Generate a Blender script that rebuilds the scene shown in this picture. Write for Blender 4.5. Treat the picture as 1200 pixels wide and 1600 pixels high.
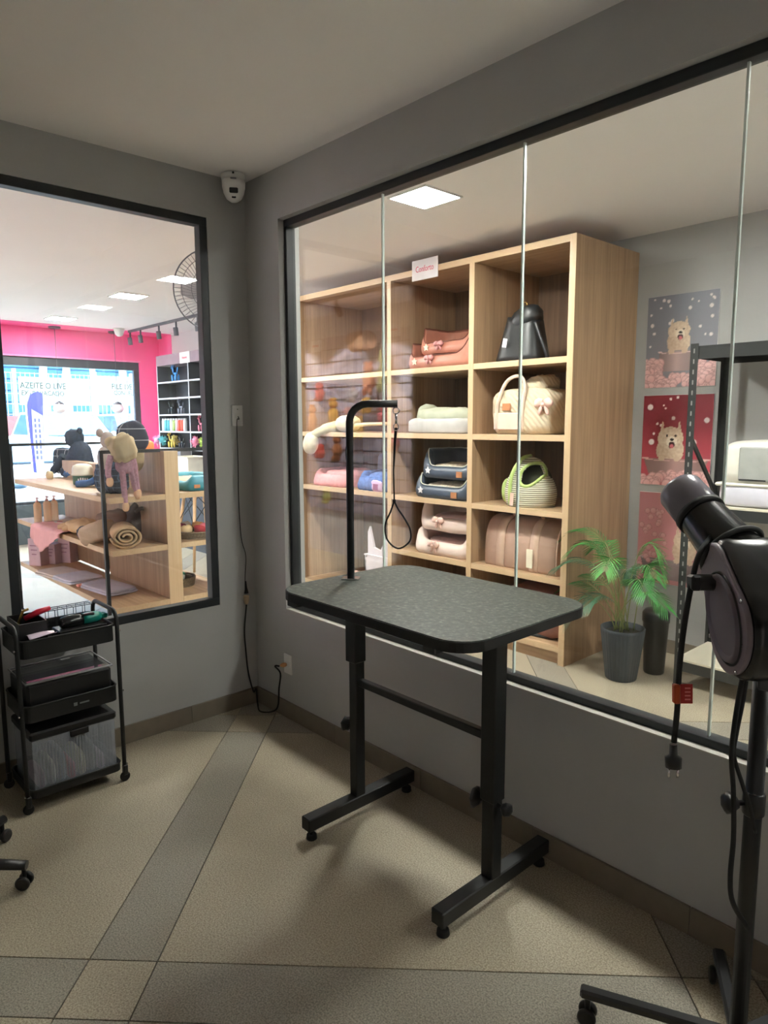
import bpy, bmesh, math, random
from mathutils import Vector, Matrix, Euler, noise
PI = math.pi
D = bpy.data
SC = bpy.context.scene
COL = SC.collection
for _o in list(D.objects):
    D.objects.remove(_o)

# ------------------------------------------------------------------ camera, light, exposure
YAW, PITCH, ROLL, F = 0.7418, 0.12992, -0.00355, 1080.8
CAM = Vector((3.37993, -2.08857, 1.63195))
_f = Vector((-math.cos(YAW) * math.cos(PITCH), math.sin(YAW) * math.cos(PITCH), -math.sin(PITCH)))
_r = Vector((math.sin(YAW), math.cos(YAW), 0))
_u = _r.cross(_f)
_c, _s = math.cos(ROLL), math.sin(ROLL)
RT, UP, FW = _c * _r + _s * _u, -_s * _r + _c * _u, _f
cam_data = D.cameras.new('camera')
cam = D.objects.new('camera', cam_data)
COL.objects.link(cam)
M = Matrix((RT, UP, -FW)).transposed().to_4x4()
M.translation = CAM
cam.matrix_world = M
cam_data.sensor_width = 36
cam_data.lens = F * 36 / 1600
cam_data.clip_start = 0.05
cam_data.clip_end = 300
SC.camera = cam

SKY = 6.0
SUN = 0.25
LED = 80.0
SPOTW = 130.0
EXPO = 1.55
SC.view_settings.view_transform = 'Standard'
SC.view_settings.look = 'None'
SC.view_settings.gamma = 1
SC.view_settings.use_curve_mapping = False
SC.view_settings.exposure = EXPO
w = D.worlds.new('world')
SC.world = w
w.use_nodes = True
bgn = w.node_tree.nodes['Background']
bgn.inputs[0].default_value = (0.74, 0.86, 1.0, 1)
bgn.inputs[1].default_value = SKY
sun_d = D.lights.new('sun', 'SUN')
sun_d.energy = SUN
sun_d.angle = 0.01
sun_d.color = (1.0, 0.95, 0.88)
sun = D.objects.new('sun', sun_d)
COL.objects.link(sun)
sun.rotation_euler = Vector((-0.62, 0.25, -0.9)).to_track_quat('-Z', 'Y').to_euler()
por_d = D.lights.new('storefront_portal', 'AREA')
por_d.shape = 'RECTANGLE'
por_d.size = 5.3
por_d.size_y = 2.0
por_d.cycles.is_portal = True
por = D.objects.new('storefront_portal', por_d)
COL.objects.link(por)
por.location = (-6.85, -0.38, 1.5)
por.rotation_euler = (PI / 2, 0, -PI / 2)
SC.cycles.max_bounces = 14
SC.cycles.diffuse_bounces = 9
SC.cycles.glossy_bounces = 4
SC.cycles.transparent_max_bounces = 24
SC.cycles.sample_clamp_indirect = 6


def ray(u, v):
    return FW + RT * ((u - 600) / F) - UP * ((v - 800) / F)


def on(u, v, ax, val):
    """the point on the plane (axis ax = val) behind a place measured in the photograph"""
    d = ray(u, v)
    return CAM + d * ((val - CAM[ax]) / d[ax])


def dp(u, v, d):
    return CAM + ray(u, v) * d


# ------------------------------------------------------------------ materials
def lin(c):
    return c / 12.92 if c <= 0.04045 else ((c + 0.055) / 1.055) ** 2.4


def rgb(r, g, b):
    return (lin(r / 255), lin(g / 255), lin(b / 255), 1)


class NT:
    def __init__(self, name):
        self.m = D.materials.new(name)
        self.m.use_nodes = True
        self.t = self.m.node_tree
        self.b = self.t.nodes['Principled BSDF']
        self.out = self.t.nodes['Material Output']

    def n(self, typ, **kw):
        x = self.t.nodes.new(typ)
        for k, v in kw.items():
            setattr(x, k, v)
        return x

    def l(self, a, b):
        self.t.links.new(a, b)

    def coords(self, scale=(1, 1, 1), rot=(0, 0, 0), kind='Object'):
        tc = self.n('ShaderNodeTexCoord')
        mp = self.n('ShaderNodeMapping')
        mp.inputs['Scale'].default_value = scale
        mp.inputs['Rotation'].default_value = rot
        self.l(tc.outputs[kind], mp.inputs[0])
        return mp.outputs[0]

    def noise(self, vec, scale, detail=3, rough=0.5):
        x = self.n('ShaderNodeTexNoise')
        x.inputs['Scale'].default_value = scale
        x.inputs['Detail'].default_value = detail
        x.inputs['Roughness'].default_value = rough
        if vec is not None:
            self.l(vec, x.inputs['Vector'])
        return x.outputs['Fac']

    def ramp(self, fac, stops, interp='LINEAR'):
        x = self.n('ShaderNodeValToRGB')
        cr = x.color_ramp
        cr.interpolation = interp
        while len(cr.elements) < len(stops):
            cr.elements.new(0.5)
        for e, (p, c) in zip(cr.elements, stops):
            e.position = p
            e.color = c
        self.l(fac, x.inputs[0])
        return x.outputs[0]

    def mix(self, fac, a, b, mode='MIX'):
        x = self.n('ShaderNodeMix', data_type='RGBA', blend_type=mode)
        for sock, v in ((x.inputs[0], fac), (x.inputs[6], a), (x.inputs[7], b)):
            if hasattr(v, 'links'):
                self.l(v, sock)
            else:
                sock.default_value = v
        return x.outputs[2]

    def bump(self, h, strength=0.2, dist=0.002):
        x = self.n('ShaderNodeBump')
        x.inputs['Strength'].default_value = strength
        x.inputs['Distance'].default_value = dist
        self.l(h, x.inputs['Height'])
        self.l(x.outputs[0], self.b.inputs['Normal'])


def pbr(name, col, rough=0.5, metal=0.0, var=0.08, scale=12, bump=0.0, bscale=200, spec=0.5, sheen=0, coat=0):
    k = NT(name)
    v = k.coords()
    c2 = tuple(min(1, x * (1 - var)) for x in col[:3]) + (1,)
    c3 = tuple(min(1, x * (1 + var)) for x in col[:3]) + (1,)
    k.l(k.ramp(k.noise(v, scale), [(0.3, c2), (0.7, c3)]), k.b.inputs['Base Color'])
    k.b.inputs['Roughness'].default_value = rough
    k.b.inputs['Metallic'].default_value = metal
    k.b.inputs['Specular IOR Level'].default_value = spec
    k.b.inputs['Sheen Weight'].default_value = sheen
    k.b.inputs['Coat Weight'].default_value = coat
    if bump:
        k.bump(k.noise(v, bscale, 2), bump, 0.003)
    return k.m


def wood_mat(name, a, b, axis=2, rough=0.45):
    k = NT(name)
    sc = [26, 26, 26]
    sc[axis] = 0.9
    v = k.coords(tuple(sc))
    n1 = k.noise(v, 2.2, 4, 0.6)
    sc2 = [9, 9, 9]
    sc2[axis] = 0.25
    n2 = k.noise(k.coords(tuple(sc2)), 1.6, 2)
    c = k.ramp(n1, [(0.3, a), (0.7, b)])
    c = k.mix(0.35, c, k.ramp(n2, [(0.35, a), (0.65, b)]))
    k.l(c, k.b.inputs['Base Color'])
    k.b.inputs['Roughness'].default_value = rough
    k.bump(n1, 0.08, 0.001)
    return k.m


def glass_mat(name, tint=(0.96, 0.985, 0.975, 1), rough=0.0, ior=1.5):
    k = NT(name)
    k.t.nodes.remove(k.b)
    tr = k.n('ShaderNodeBsdfTransparent')
    tr.inputs[0].default_value = tint
    gl = k.n('ShaderNodeBsdfGlossy')
    gl.inputs['Roughness'].default_value = rough
    gl.inputs[0].default_value = (1, 1, 1, 1)
    geo = k.n('ShaderNodeNewGeometry')
    mi = k.n('ShaderNodeMix', data_type='FLOAT')
    mi.inputs[2].default_value = ior
    mi.inputs[3].default_value = 1 / ior
    k.l(geo.outputs['Backfacing'], mi.inputs[0])
    fr = k.n('ShaderNodeFresnel')
    k.l(mi.outputs[0], fr.inputs[0])
    mx = k.n('ShaderNodeMixShader')
    k.l(fr.outputs[0], mx.inputs[0])
    k.l(tr.outputs[0], mx.inputs[1])
    k.l(gl.outputs[0], mx.inputs[2])
    k.l(mx.outputs[0], k.out.inputs[0])
    return k.m


def emit_mat(name, col, st):
    k = NT(name)
    k.b.inputs['Base Color'].default_value = (0.9, 0.9, 0.9, 1)
    k.b.inputs['Emission Color'].default_value = col
    k.b.inputs['Emission Strength'].default_value = st
    return k.m


def granilite(name, a, b, chip):
    k = NT(name)
    v = k.coords()
    n1 = k.noise(v, 190, 2, 0.6)
    n2 = k.noise(v, 420, 1)
    n3 = k.noise(v, 3.0, 3)
    c = k.ramp(n1, [(0.36, a), (0.62, b)])
    c = k.mix(k.ramp(n2, [(0.62, (0, 0, 0, 1)), (0.72, (0.7, 0.7, 0.7, 1))]), c, chip)
    c = k.mix(0.5, c, k.ramp(n3, [(0.3, (0.72, 0.70, 0.68, 1)), (0.7, (1, 1, 1, 1))]), 'MULTIPLY')
    k.l(c, k.b.inputs['Base Color'])
    k.b.inputs['Roughness'].default_value = 0.42
    k.bump(n1, 0.06, 0.001)
    return k.m


def plaid(name, base, line, s=22, wdt=0.06):
    k = NT(name)
    v = k.coords()
    sx = k.n('ShaderNodeSeparateXYZ')
    k.l(v, sx.inputs[0])
    tot = None
    for i, ax in enumerate((0, 2)):
        mu = k.n('ShaderNodeMath', operation='MULTIPLY')
        mu.inputs[1].default_value = s
        k.l(sx.outputs[ax], mu.inputs[0])
        fr = k.n('ShaderNodeMath', operation='FRACT')
        k.l(mu.outputs[0], fr.inputs[0])
        lt = k.n('ShaderNodeMath', operation='LESS_THAN')
        lt.inputs[1].default_value = wdt
        k.l(fr.outputs[0], lt.inputs[0])
        if tot is None:
            tot = lt.outputs[0]
        else:
            mxx = k.n('ShaderNodeMath', operation='MAXIMUM')
            k.l(tot, mxx.inputs[0])
            k.l(lt.outputs[0], mxx.inputs[1])
            tot = mxx.outputs[0]
    k.l(k.mix(tot, base, line), k.b.inputs['Base Color'])
    k.b.inputs['Roughness'].default_value = 0.9
    return k.m


WALL = pbr('grey_wall_paint', rgb(176, 176, 175), 0.7, var=0.03, scale=4, bump=0.04, bscale=120)
WHITEW = pbr('white_wall_paint', rgb(222, 218, 218), 0.7, var=0.02, scale=3)
CEIL = pbr('white_ceiling_paint', rgb(244, 241, 241), 0.75, var=0.015, scale=2)
PINK = pbr('pink_wall_paint', rgb(250, 112, 172), 0.6, var=0.02)
BASEB = pbr('taupe_ceramic_baseboard', rgb(124, 114, 100), 0.45, var=0.06, scale=20)
GROUT = pbr('dark_floor_joint', rgb(60, 54, 48), 0.8)
SLAB = granilite('beige_granilite', rgb(142, 130, 112), rgb(192, 182, 160), rgb(90, 80, 70))
STRIP = granilite('grey_granilite', rgb(122, 116, 105), rgb(170, 163, 149), rgb(82, 78, 72))
BLACKF = pbr('black_window_frame', rgb(34, 38, 42), 0.45, var=0.05)
BLACK = pbr('black_powder_coat', rgb(22, 23, 24), 0.5, var=0.1, scale=40, bump=0.05, bscale=600)
BLACKP = pbr('black_plastic', rgb(24, 24, 26), 0.38, var=0.06)
BLACKG = pbr('glossy_black_plastic', rgb(26, 26, 28), 0.22, var=0.05, scale=6)
RUBBER = pbr('black_rubber', rgb(16, 16, 16), 0.7)
CHROME = pbr('chrome', rgb(210, 210, 212), 0.18, 1.0, var=0.02)
WHITEP = pbr('white_plastic', rgb(226, 226, 224), 0.4, var=0.02)
BEIGEP = pbr('beige_plastic', rgb(196, 170, 140), 0.5)
WOOD = wood_mat('oak_panel_upright', rgb(142, 112, 86), rgb(186, 154, 120), 2)
WOODX = wood_mat('oak_panel_flat', rgb(156, 126, 96), rgb(196, 165, 130), 0)
EDGE = wood_mat('oak_edge_band', rgb(202, 172, 134), rgb(218, 190, 154), 2)
EDGEX = wood_mat('oak_edge_band_flat', rgb(202, 172, 134), rgb(218, 190, 154), 0)
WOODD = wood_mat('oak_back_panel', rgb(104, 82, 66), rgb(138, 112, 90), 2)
GLASS = glass_mat('window_glass')
GEDGE = pbr('greenish_glass_edge', rgb(228, 240, 236), 0.2, var=0.02)
CLEAR = glass_mat('clear_plastic', (0.93, 0.94, 0.95, 1), 0.02, 1.45)
LEDM = emit_mat('led_diffuser', (1.0, 0.97, 0.91, 1), LED)
WCARD = pbr('white_card', rgb(240, 236, 238), 0.6, var=0.01)
PINKINK = pbr('pink_lettering', rgb(226, 84, 120), 0.6)


# ------------------------------------------------------------------ mesh helpers
class MB:
    """collects shapes into one mesh; build() links them as ONE object"""

    def __init__(self):
        self.v, self.f, self.mi, self.sm = [], [], [], []
        self.cur, self.smooth = 0, False

    def add(self, vs, fs, smooth=None, mat=None):
        o = len(self.v)
        self.v.extend(tuple(x) for x in vs)
        for f in fs:
            self.f.append(tuple(i + o for i in f))
            self.mi.append(self.cur if mat is None else mat)
            self.sm.append(self.smooth if smooth is None else smooth)
        return self

    def box(self, c, s, rot=None, bev=0.0, mat=None):
        hx, hy, hz = s[0] / 2, s[1] / 2, s[2] / 2
        b = min(bev, hx * 0.9, hy * 0.9, hz * 0.9)
        R = rot if rot is not None else Matrix.Identity(3)
        c = Vector(c)
        if b <= 0:
            vs = [Vector((x, y, z)) for x in (-hx, hx) for y in (-hy, hy) for z in (-hz, hz)]
            fs = [(0, 1, 3, 2), (4, 6, 7, 5), (0, 4, 5, 1), (2, 3, 7, 6), (0, 2, 6, 4), (1, 5, 7, 3)]
        else:
            vs, idx, fs = [], {}, []
            for sx in (-1, 1):
                for sy in (-1, 1):
                    for sz in (-1, 1):
                        for a in range(3):
                            p = [sx * (hx - b), sy * (hy - b), sz * (hz - b)]
                            p[a] = (sx * hx, sy * hy, sz * hz)[a]
                            idx[(sx, sy, sz, a)] = len(vs)
                            vs.append(Vector(p))
            S = (-1, 1)

            def K(sg, a):
                return idx[(sg[0], sg[1], sg[2], a)]
            for a in range(3):
                o1, o2 = (a + 1) % 3, (a + 2) % 3
                for s1 in S:
                    q = []
                    for (p1, p2) in ((-1, -1), (1, -1), (1, 1), (-1, 1)):
                        sg = [0, 0, 0]
                        sg[a], sg[o1], sg[o2] = s1, p1, p2
                        q.append(K(sg, a))
                    fs.append(tuple(q) if s1 > 0 else tuple(reversed(q)))
                for p1 in S:
                    for p2 in S:
                        q = []
                        for (s1, ax) in ((-1, o1), (1, o1), (1, o2), (-1, o2)):
                            sg = [0, 0, 0]
                            sg[a], sg[o1], sg[o2] = s1, p1, p2
                            q.append(K(sg, ax))
                        fs.append(tuple(q) if p1 * p2 < 0 else tuple(reversed(q)))
            for sx in S:
                for sy in S:
                    for sz in S:
                        q = (K((sx, sy, sz), 0), K((sx, sy, sz), 1), K((sx, sy, sz), 2))
                        fs.append(q if sx * sy * sz > 0 else tuple(reversed(q)))
        return self.add([c + R @ x for x in vs], fs, False, mat)

    def bb(self, x0, x1, y0, y1, z0, z1, bev=0.0, mat=None):
        return self.box(((x0 + x1) / 2, (y0 + y1) / 2, (z0 + z1) / 2), (abs(x1 - x0), abs(y1 - y0), abs(z1 - z0)), None, bev, mat)

    def bar(self, p0, p1, w, h=None, bev=0.0, up=(0, 0, 1), mat=None):
        """a square bar from p0 to p1"""
        h = h or w
        p0, p1 = Vector(p0), Vector(p1)
        d = (p1 - p0)
        L = d.length
        d.normalize()
        u = Vector(up)
        if abs(d.dot(u)) > 0.95:
            u = Vector((0, 1, 0))
        s = d.cross(u).normalized()
        t = s.cross(d)
        R = Matrix((d, s, t)).transposed()
        return self.box((p0 + p1) / 2, (L, w, h), R, bev, mat)

    def tube(self, pts, r, n=10, cap=True, mat=None, closed=False):
        pts = [Vector(p) for p in pts]
        N = len(pts)
        rs = r if isinstance(r, (list, tuple)) else [r] * N
        rings, prev = [], None
        for i, p in enumerate(pts):
            a = pts[(i - 1) % N] if closed else pts[max(i - 1, 0)]
            b = pts[(i + 1) % N] if closed else pts[min(i + 1, N - 1)]
            d = (b - a).normalized()
            if prev is None:
                u = Vector((0, 0, 1)) if abs(d.z) < 0.9 else Vector((1, 0, 0))
            else:
                u = prev
            s = d.cross(u)
            if s.length < 1e-6:
                s = d.orthogonal()
            s.normalize()
            t = s.cross(d).normalized()
            prev = t
            rings.append([p + (s * math.cos(2 * PI * k / n) + t * math.sin(2 * PI * k / n)) * rs[i] for k in range(n)])
        vs = [x for q in rings for x in q]
        fs = []
        for i in range(N if closed else N - 1):
            j = (i + 1) % N
            for k in range(n):
                k2 = (k + 1) % n
                fs.append((i * n + k, i * n + k2, j * n + k2, j * n + k))
        self.add(vs, fs, True, mat)
        if cap and not closed:
            self.add(rings[0], [tuple(reversed(range(n)))], False, mat)
            self.add(rings[-1], [tuple(range(n))], False, mat)
        return self

    def lathe(self, prof, n=24, c=(0, 0, 0), axis=None, mat=None, smooth=True, flute=0, fa=0.0):
        """profile of (radius, height) turned about an axis through c"""
        c = Vector(c)
        R = Matrix.Identity(3)
        if axis is not None:
            R = Vector((0, 0, 1)).rotation_difference(Vector(axis).normalized()).to_matrix()
        vs, fs = [], []
        for (r, h) in prof:
            for k in range(n):
                a = 2 * PI * k / n
                rr = r * (1 + (fa * math.cos(flute * a) if flute else 0))
                vs.append(c + R @ Vector((rr * math.cos(a), rr * math.sin(a), h)))
        for i in range(len(prof) - 1):
            for k in range(n):
                k2 = (k + 1) % n
                fs.append((i * n + k, i * n + k2, (i + 1) * n + k2, (i + 1) * n + k))
        self.add(vs, fs, smooth, mat)
        if prof[0][0] > 1e-5:
            self.add(vs[:n], [tuple(reversed(range(n)))], False, mat)
        if prof[-1][0] > 1e-5:
            self.add(vs[-n:], [tuple(range(n))], False, mat)
        return self

    def cyl(self, p0, p1, r, n=16, r1=None, mat=None, bev=0.0):
        p0, p1 = Vector(p0), Vector(p1)
        L = (p1 - p0).length
        r1 = r if r1 is None else r1
        if bev:
            prof = [(r - bev, 0), (r, bev), (r1, L - bev), (r1 - bev, L)]
        else:
            prof = [(r, 0), (r1, L)]
        return self.lathe(prof, n, p0, p1 - p0, mat)

    def blob(self, c, s, rot=None, e1=1.0, e2=1.0, nz=0.0, ns=3.0, seed=0, nu=24, nv=14, mat=None, flat=None):
        """superellipsoid of full size s with a wobble of its surface"""
        c = Vector(c)
        R = rot if rot is not None else Matrix.Identity(3)

        def pw(x, e):
            return math.copysign(abs(x) ** e, x)
        vs, fs = [], []
        for i in range(nv + 1):
            la = -PI / 2 + PI * i / nv
            for k in range(nu):
                lo = 2 * PI * k / nu
                d = Vector((pw(math.cos(la), e1) * pw(math.cos(lo), e2), pw(math.cos(la), e1) * pw(math.sin(lo), e2), pw(math.sin(la), e1)))
                q = Vector((d.x * s[0] / 2, d.y * s[1] / 2, d.z * s[2] / 2))
                if nz:
                    g = noise.noise(Vector((d.x, d.y, d.z)) * ns + Vector((seed * 7.3, seed * 3.1, seed)))
                    q += Vector(d).normalized() * (nz * g)
                if flat is not None and q.z < flat:
                    q.z = flat
                vs.append(c + R @ q)
        for i in range(nv):
            for k in range(nu):
                k2 = (k + 1) % nu
                fs.append((i * nu + k, i * nu + k2, (i + 1) * nu + k2, (i + 1) * nu + k))
        return self.add(vs, fs, True, mat)

    def prism(self, poly, ax, a, b, mat=None, smooth=False):
        """polygon in the plane across axis ax, from a to b"""
        o = [i for i in range(3) if i != ax]

        def mk(p, t):
            q = [0, 0, 0]
            q[ax], q[o[0]], q[o[1]] = t, p[0], p[1]
            return Vector(q)
        n = len(poly)
        vs = [mk(p, a) for p in poly] + [mk(p, b) for p in poly]
        fs = [(i, (i + 1) % n, n + (i + 1) % n, n + i) for i in range(n)]
        self.add(vs, fs, smooth, mat)
        self.add(vs, [tuple(reversed(range(n))), tuple(range(n, 2 * n))], False, mat)
        return self

    def surf(self, fn, nu, nv, smooth=True, mat=None, thick=0.0):
        vs = [Vector(fn(i / nu, j / nv)) for i in range(nu + 1) for j in range(nv + 1)]
        fs = []
        for i in range(nu):
            for j in range(nv):
                a = i * (nv + 1) + j
                fs.append((a, a + nv + 1, a + nv + 2, a + 1))
        self.add(vs, fs, smooth, mat)
        return self

    def build(self, name, mats, parent=None, loc=None, solid=0.0, sub=0, fixn=True):
        me = D.meshes.new(name)
        org = Vector((0, 0, 0))
        if parent is not None:
            org = world_of(parent)
        if loc is None and parent is None and self.v:
            zs = min(p[2] for p in self.v)
            n = len(self.v)
            loc = (sum(p[0] for p in self.v) / n, sum(p[1] for p in self.v) / n, zs)
        if parent is not None:
            loc = org
        loc = Vector(loc or (0, 0, 0))
        me.from_pydata([tuple(Vector(p) - loc) for p in self.v], [], self.f)
        for m in (mats if isinstance(mats, (list, tuple)) else [mats]):
            me.materials.append(m)
        me.polygons.foreach_set('material_index', self.mi)
        me.polygons.foreach_set('use_smooth', self.sm)
        if fixn:
            bm = bmesh.new()
            bm.from_mesh(me)
            bmesh.ops.remove_doubles(bm, verts=bm.verts, dist=1e-6)
            bmesh.ops.recalc_face_normals(bm, faces=bm.faces)
            bm.to_mesh(me)
            bm.free()
        me.update()
        o = D.objects.new(name, me)
        COL.objects.link(o)
        if parent is not None:
            o.parent = parent
        else:
            o.location = loc
        if solid:
            md = o.modifiers.new('solid', 'SOLIDIFY')
            md.thickness = solid
            md.offset = 0
        if sub:
            md = o.modifiers.new('sub', 'SUBSURF')
            md.levels = md.render_levels = sub
        return o


def world_of(o):
    p = Vector(o.location)
    while o.parent:
        o = o.parent
        p = p + Vector(o.location)
    return p


def tag(o, label, cat, group=None):
    o['label'] = label
    o['category'] = cat
    if group:
        o['group'] = group
    return o


def thing(name, label, cat, loc, group=None):
    o = D.objects.new(name, None)
    o.empty_display_size = 0.05
    COL.objects.link(o)
    o.location = loc
    return tag(o, label, cat, group)


def struct(name, mb, mat):
    o = mb.build(name, mat, loc=(0, 0, 0))
    o['kind'] = 'structure'
    return o


def sgroup(name):
    o = D.objects.new(name, None)
    COL.objects.link(o)
    o['kind'] = 'structure'
    return o


def lettering(body, size, mat, parent, pos, rot, name='lettering', ext=0.0006, sx=1.0, align='CENTER', bold=0.0):
    cu = D.curves.new(name, 'FONT')
    cu.body = body
    cu.size = size
    cu.extrude = ext
    cu.align_x = align
    cu.offset = bold
    cu.align_y = 'CENTER'
    cu.resolution_u = 3
    cu.materials.append(mat)
    o = D.objects.new(name, cu)
    COL.objects.link(o)
    me = D.meshes.new_from_object(o)
    D.objects.remove(o)
    Rm = Euler(rot).to_matrix()
    off = Vector(pos) - world_of(parent)
    for v in me.vertices:
        v.co = off + Rm @ Vector((v.co.x * sx, v.co.y, v.co.z))
    o = D.objects.new(name, me)
    COL.objects.link(o)
    o.parent = parent
    return o


def rz(a):
    return Matrix.Rotation(a, 3, 'Z')


def rx(a):
    return Matrix.Rotation(a, 3, 'X')


def ry(a):
    return Matrix.Rotation(a, 3, 'Y')


def smoothpts(pts, n=6):
    """Catmull-Rom through the points"""
    P = [Vector(p) for p in pts]
    P = [P[0] * 2 - P[1]] + P + [P[-1] * 2 - P[-2]]
    out = []
    for i in range(1, len(P) - 2):
        for k in range(n):
            t = k / n
            a, b, c, d = P[i - 1], P[i], P[i + 1], P[i + 2]
            out.append(0.5 * ((2 * b) + (c - a) * t + (2 * a - 5 * b + 4 * c - d) * t * t + (3 * b - a - 3 * c + d) * t ** 3))
    out.append(P[-2])
    return out


# ------------------------------------------------------------------ the setting
H = 2.9
FX0, FX1, FY0, FY1 = -6.72, 4.8, -3.4, 2.6


def clip(poly):
    for (ax, val, sg) in ((0, FX0, 1), (0, FX1, -1), (1, FY0, 1), (1, FY1, -1)):
        out = []
        for i in range(len(poly)):
            a, b = poly[i], poly[(i + 1) % len(poly)]
            da, db = (a[ax] - val) * sg, (b[ax] - val) * sg
            if da >= 0:
                out.append(a)
            if (da >= 0) != (db >= 0):
                t = da / (da - db)
                out.append((a[0] + (b[0] - a[0]) * t, a[1] + (b[1] - a[1]) * t))
        poly = out
        if len(poly) < 3:
            return []
    return poly


floor = struct('floor', MB().bb(FX0, FX1, FY0, FY1, -0.1, -0.006), GROUT)
U0, V0, PER, STW, G = 0.134, 0.41, 1.784, 0.212, 0.0022
R2 = math.sqrt(2)
for i in range(-6, 5):
    for j in range(-6, 6):
        ua, va = U0 + i * PER, V0 + j * PER
        for (du0, du1, dv0, dv1, nm, mt) in (
                (0, PER - STW, 0, PER - STW, 'floor_slab', SLAB),
                (-STW, 0, 0, PER - STW, 'floor_strip', STRIP),
                (0, PER - STW, -STW, 0, 'floor_strip', STRIP),
                (-STW, 0, -STW, 0, 'floor_corner_square', SLAB)):
            q = []
            for (uu, vv) in ((du0 + G, dv0 + G), (du1 - G, dv0 + G), (du1 - G, dv1 - G), (du0 + G, dv1 - G)):
                a, b = ua + uu, va + vv
                q.append(((a + b) / R2, (a - b) / R2))
            q = clip(list(reversed(q)))
            if q:
                MB().prism(q, 2, -0.006, 0.0).build(nm, mt, floor)

ceil = struct('ceiling', MB().bb(-6.3, FX1 + 0.1, FY0 - 0.1, FY1 + 0.1, H, H + 0.12), CEIL)
struct('ceiling_storefront', MB().bb(-6.85, -6.3, -3.2, FY1 + 0.1, H - 0.004, H + 0.12), PINK)
# room walls with the window openings
LW = (-1.275, -0.2295, 0.6241, 2.6827)   # left window: y0 y1 z0 z1
RW = (0.309, 4.08, 0.6186, 2.655)        # right window: x0 x1 z0 z1
T = 0.13
m = MB()
m.bb(-T, 0, FY0, LW[0], 0, H).bb(-T, 0, LW[1], T, 0, H).bb(-T, 0, LW[0], LW[1], 0, LW[2]).bb(-T, 0, LW[0], LW[1], LW[3], H)
struct('wall_left', m, WALL)
m = MB()
m.bb(0, RW[0], 0, T, 0, H).bb(RW[1], FX1, 0, T, 0, H).bb(RW[0], RW[1], 0, T, 0, RW[2]).bb(RW[0], RW[1], 0, T, RW[3], H)
struct('wall_right', m, WALL)
m = MB()
m.bb(-T, 3.75, FY0 - 0.1, FY0, 0, H).bb(4.5, FX1 + 0.1, FY0 - 0.1, FY0, 0, H).bb(3.75, 4.5, FY0 - 0.1, FY0, 2.15, H)  # the doorway is added out of view to let fill light in
struct('wall_rear', m, WALL)
struct('floor_added_corridor', MB().bb(2.0, 4.9, -5.4, FY0, -0.1, 0.0), WHITEW)  # unseen corridor added to bounce light into the room
struct('ceiling_added_corridor', MB().bb(2.0, 4.9, -5.4, FY0 - 0.1, H, H + 0.12), CEIL)
m = MB()
m.bb(1.9, 2.0, -5.4, FY0 - 0.1, 0, H).bb(4.9, 5.0, -5.4, FY0 - 0.1, 0, H).bb(1.9, 5.0, -5.5, -5.4, 0, H)
struct('wall_added_corridor', m, WHITEW)
struct('wall_side', MB().bb(FX1, FX1 + 0.1, FY0, FY1, 0, H), WALL)
struct('wall_back', MB().bb(-2.08, FX1 + 0.1, FY1, FY1 + 0.1, 0, H), WALL)
struct('wall_back_shop', MB().bb(-6.3, -2.08, FY1, FY1 + 0.1, 0, H), WHITEW)
struct('wall_shop_front', MB().bb(-6.72, -T, -3.2, -3.1, 0, H), WHITEW)
# pink storefront surround
m = MB()
m.bb(-6.85, -6.72, -3.2, FY1, 2.52, H - 0.004).bb(-6.85, -6.72, 2.28, FY1, 0, 2.52).bb(-6.72, -6.3, FY1 - 0.004, FY1 + 0.1, 0, H - 0.004)
struct('wall_storefront', m, PINK)
struct('trim_storefront', MB().bb(-6.76, -6.70, -3.1, 2.29, 2.505, 2.525), pbr('pale_pink_trim', rgb(250, 150, 200), 0.5))
m = MB()
m.bb(-6.85, -6.70, -3.1, 2.28, -0.05, 0.53)
struct('wall_storefront_sill', m, pbr('dark_grey_sill', rgb(84, 96, 104), 0.6))

# windows
w1 = sgroup('window_1')
for (nm, a) in (('window_frame', (-0.055, -0.012)),):
    y0, y1, z0, z1 = LW
    fw = 0.042
    for b in ((y0, y1, z1 - fw, z1), (y0, y1, z0, z0 + fw), (y0, y0 + fw, z0 + fw, z1 - fw), (y1 - fw, y1, z0 + fw, z1 - fw)):
        MB().bb(-0.06, -0.004, b[0], b[1], b[2], b[3], 0.002).build('window_frame', BLACKF, w1)
    MB().bb(-0.038, -0.030, y0 + fw - 0.004, y1 - fw + 0.004, z0 + fw - 0.004, z1 - fw + 0.004).build('window_pane', GLASS, w1)
w2 = sgroup('window_2')
x0, x1, z0, z1 = RW
fd0, fd1 = 0.034, 0.09
for b in ((x0, x1, z1 - 0.036, z1), (x0, x1, z0, z0 + 0.03), (x0, x0 + 0.022, z0 + 0.03, z1 - 0.036), (x1 - 0.022, x1, z0 + 0.03, z1 - 0.036)):
    MB().bb(b[0], b[1], fd0, fd1, b[2], b[3], 0.002).build('window_frame', BLACKF, w2)
joints = [x0 + 0.012, 1.035, 1.79, 2.545, 3.30, x1 - 0.012]
for a, b in zip(joints, joints[1:]):
    MB().bb(a + 0.004, b - 0.004, 0.056, 0.064, z0 + 0.026, z1 - 0.03).build('window_pane', GLASS, w2)
for a in joints[1:-1]:
    MB().bb(a - 0.0035, a + 0.0035, 0.0545, 0.0655, z0 + 0.03, z1 - 0.036).build('glass_joint', GEDGE, w2)
MB().bb(x0, x1, 0.0, 0.034, z0 - 0.001, z0 + 0.004).build('window_sill', pbr('pale_sill', rgb(196, 194, 184), 0.5), w2)
w3 = sgroup('window_3')
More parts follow.
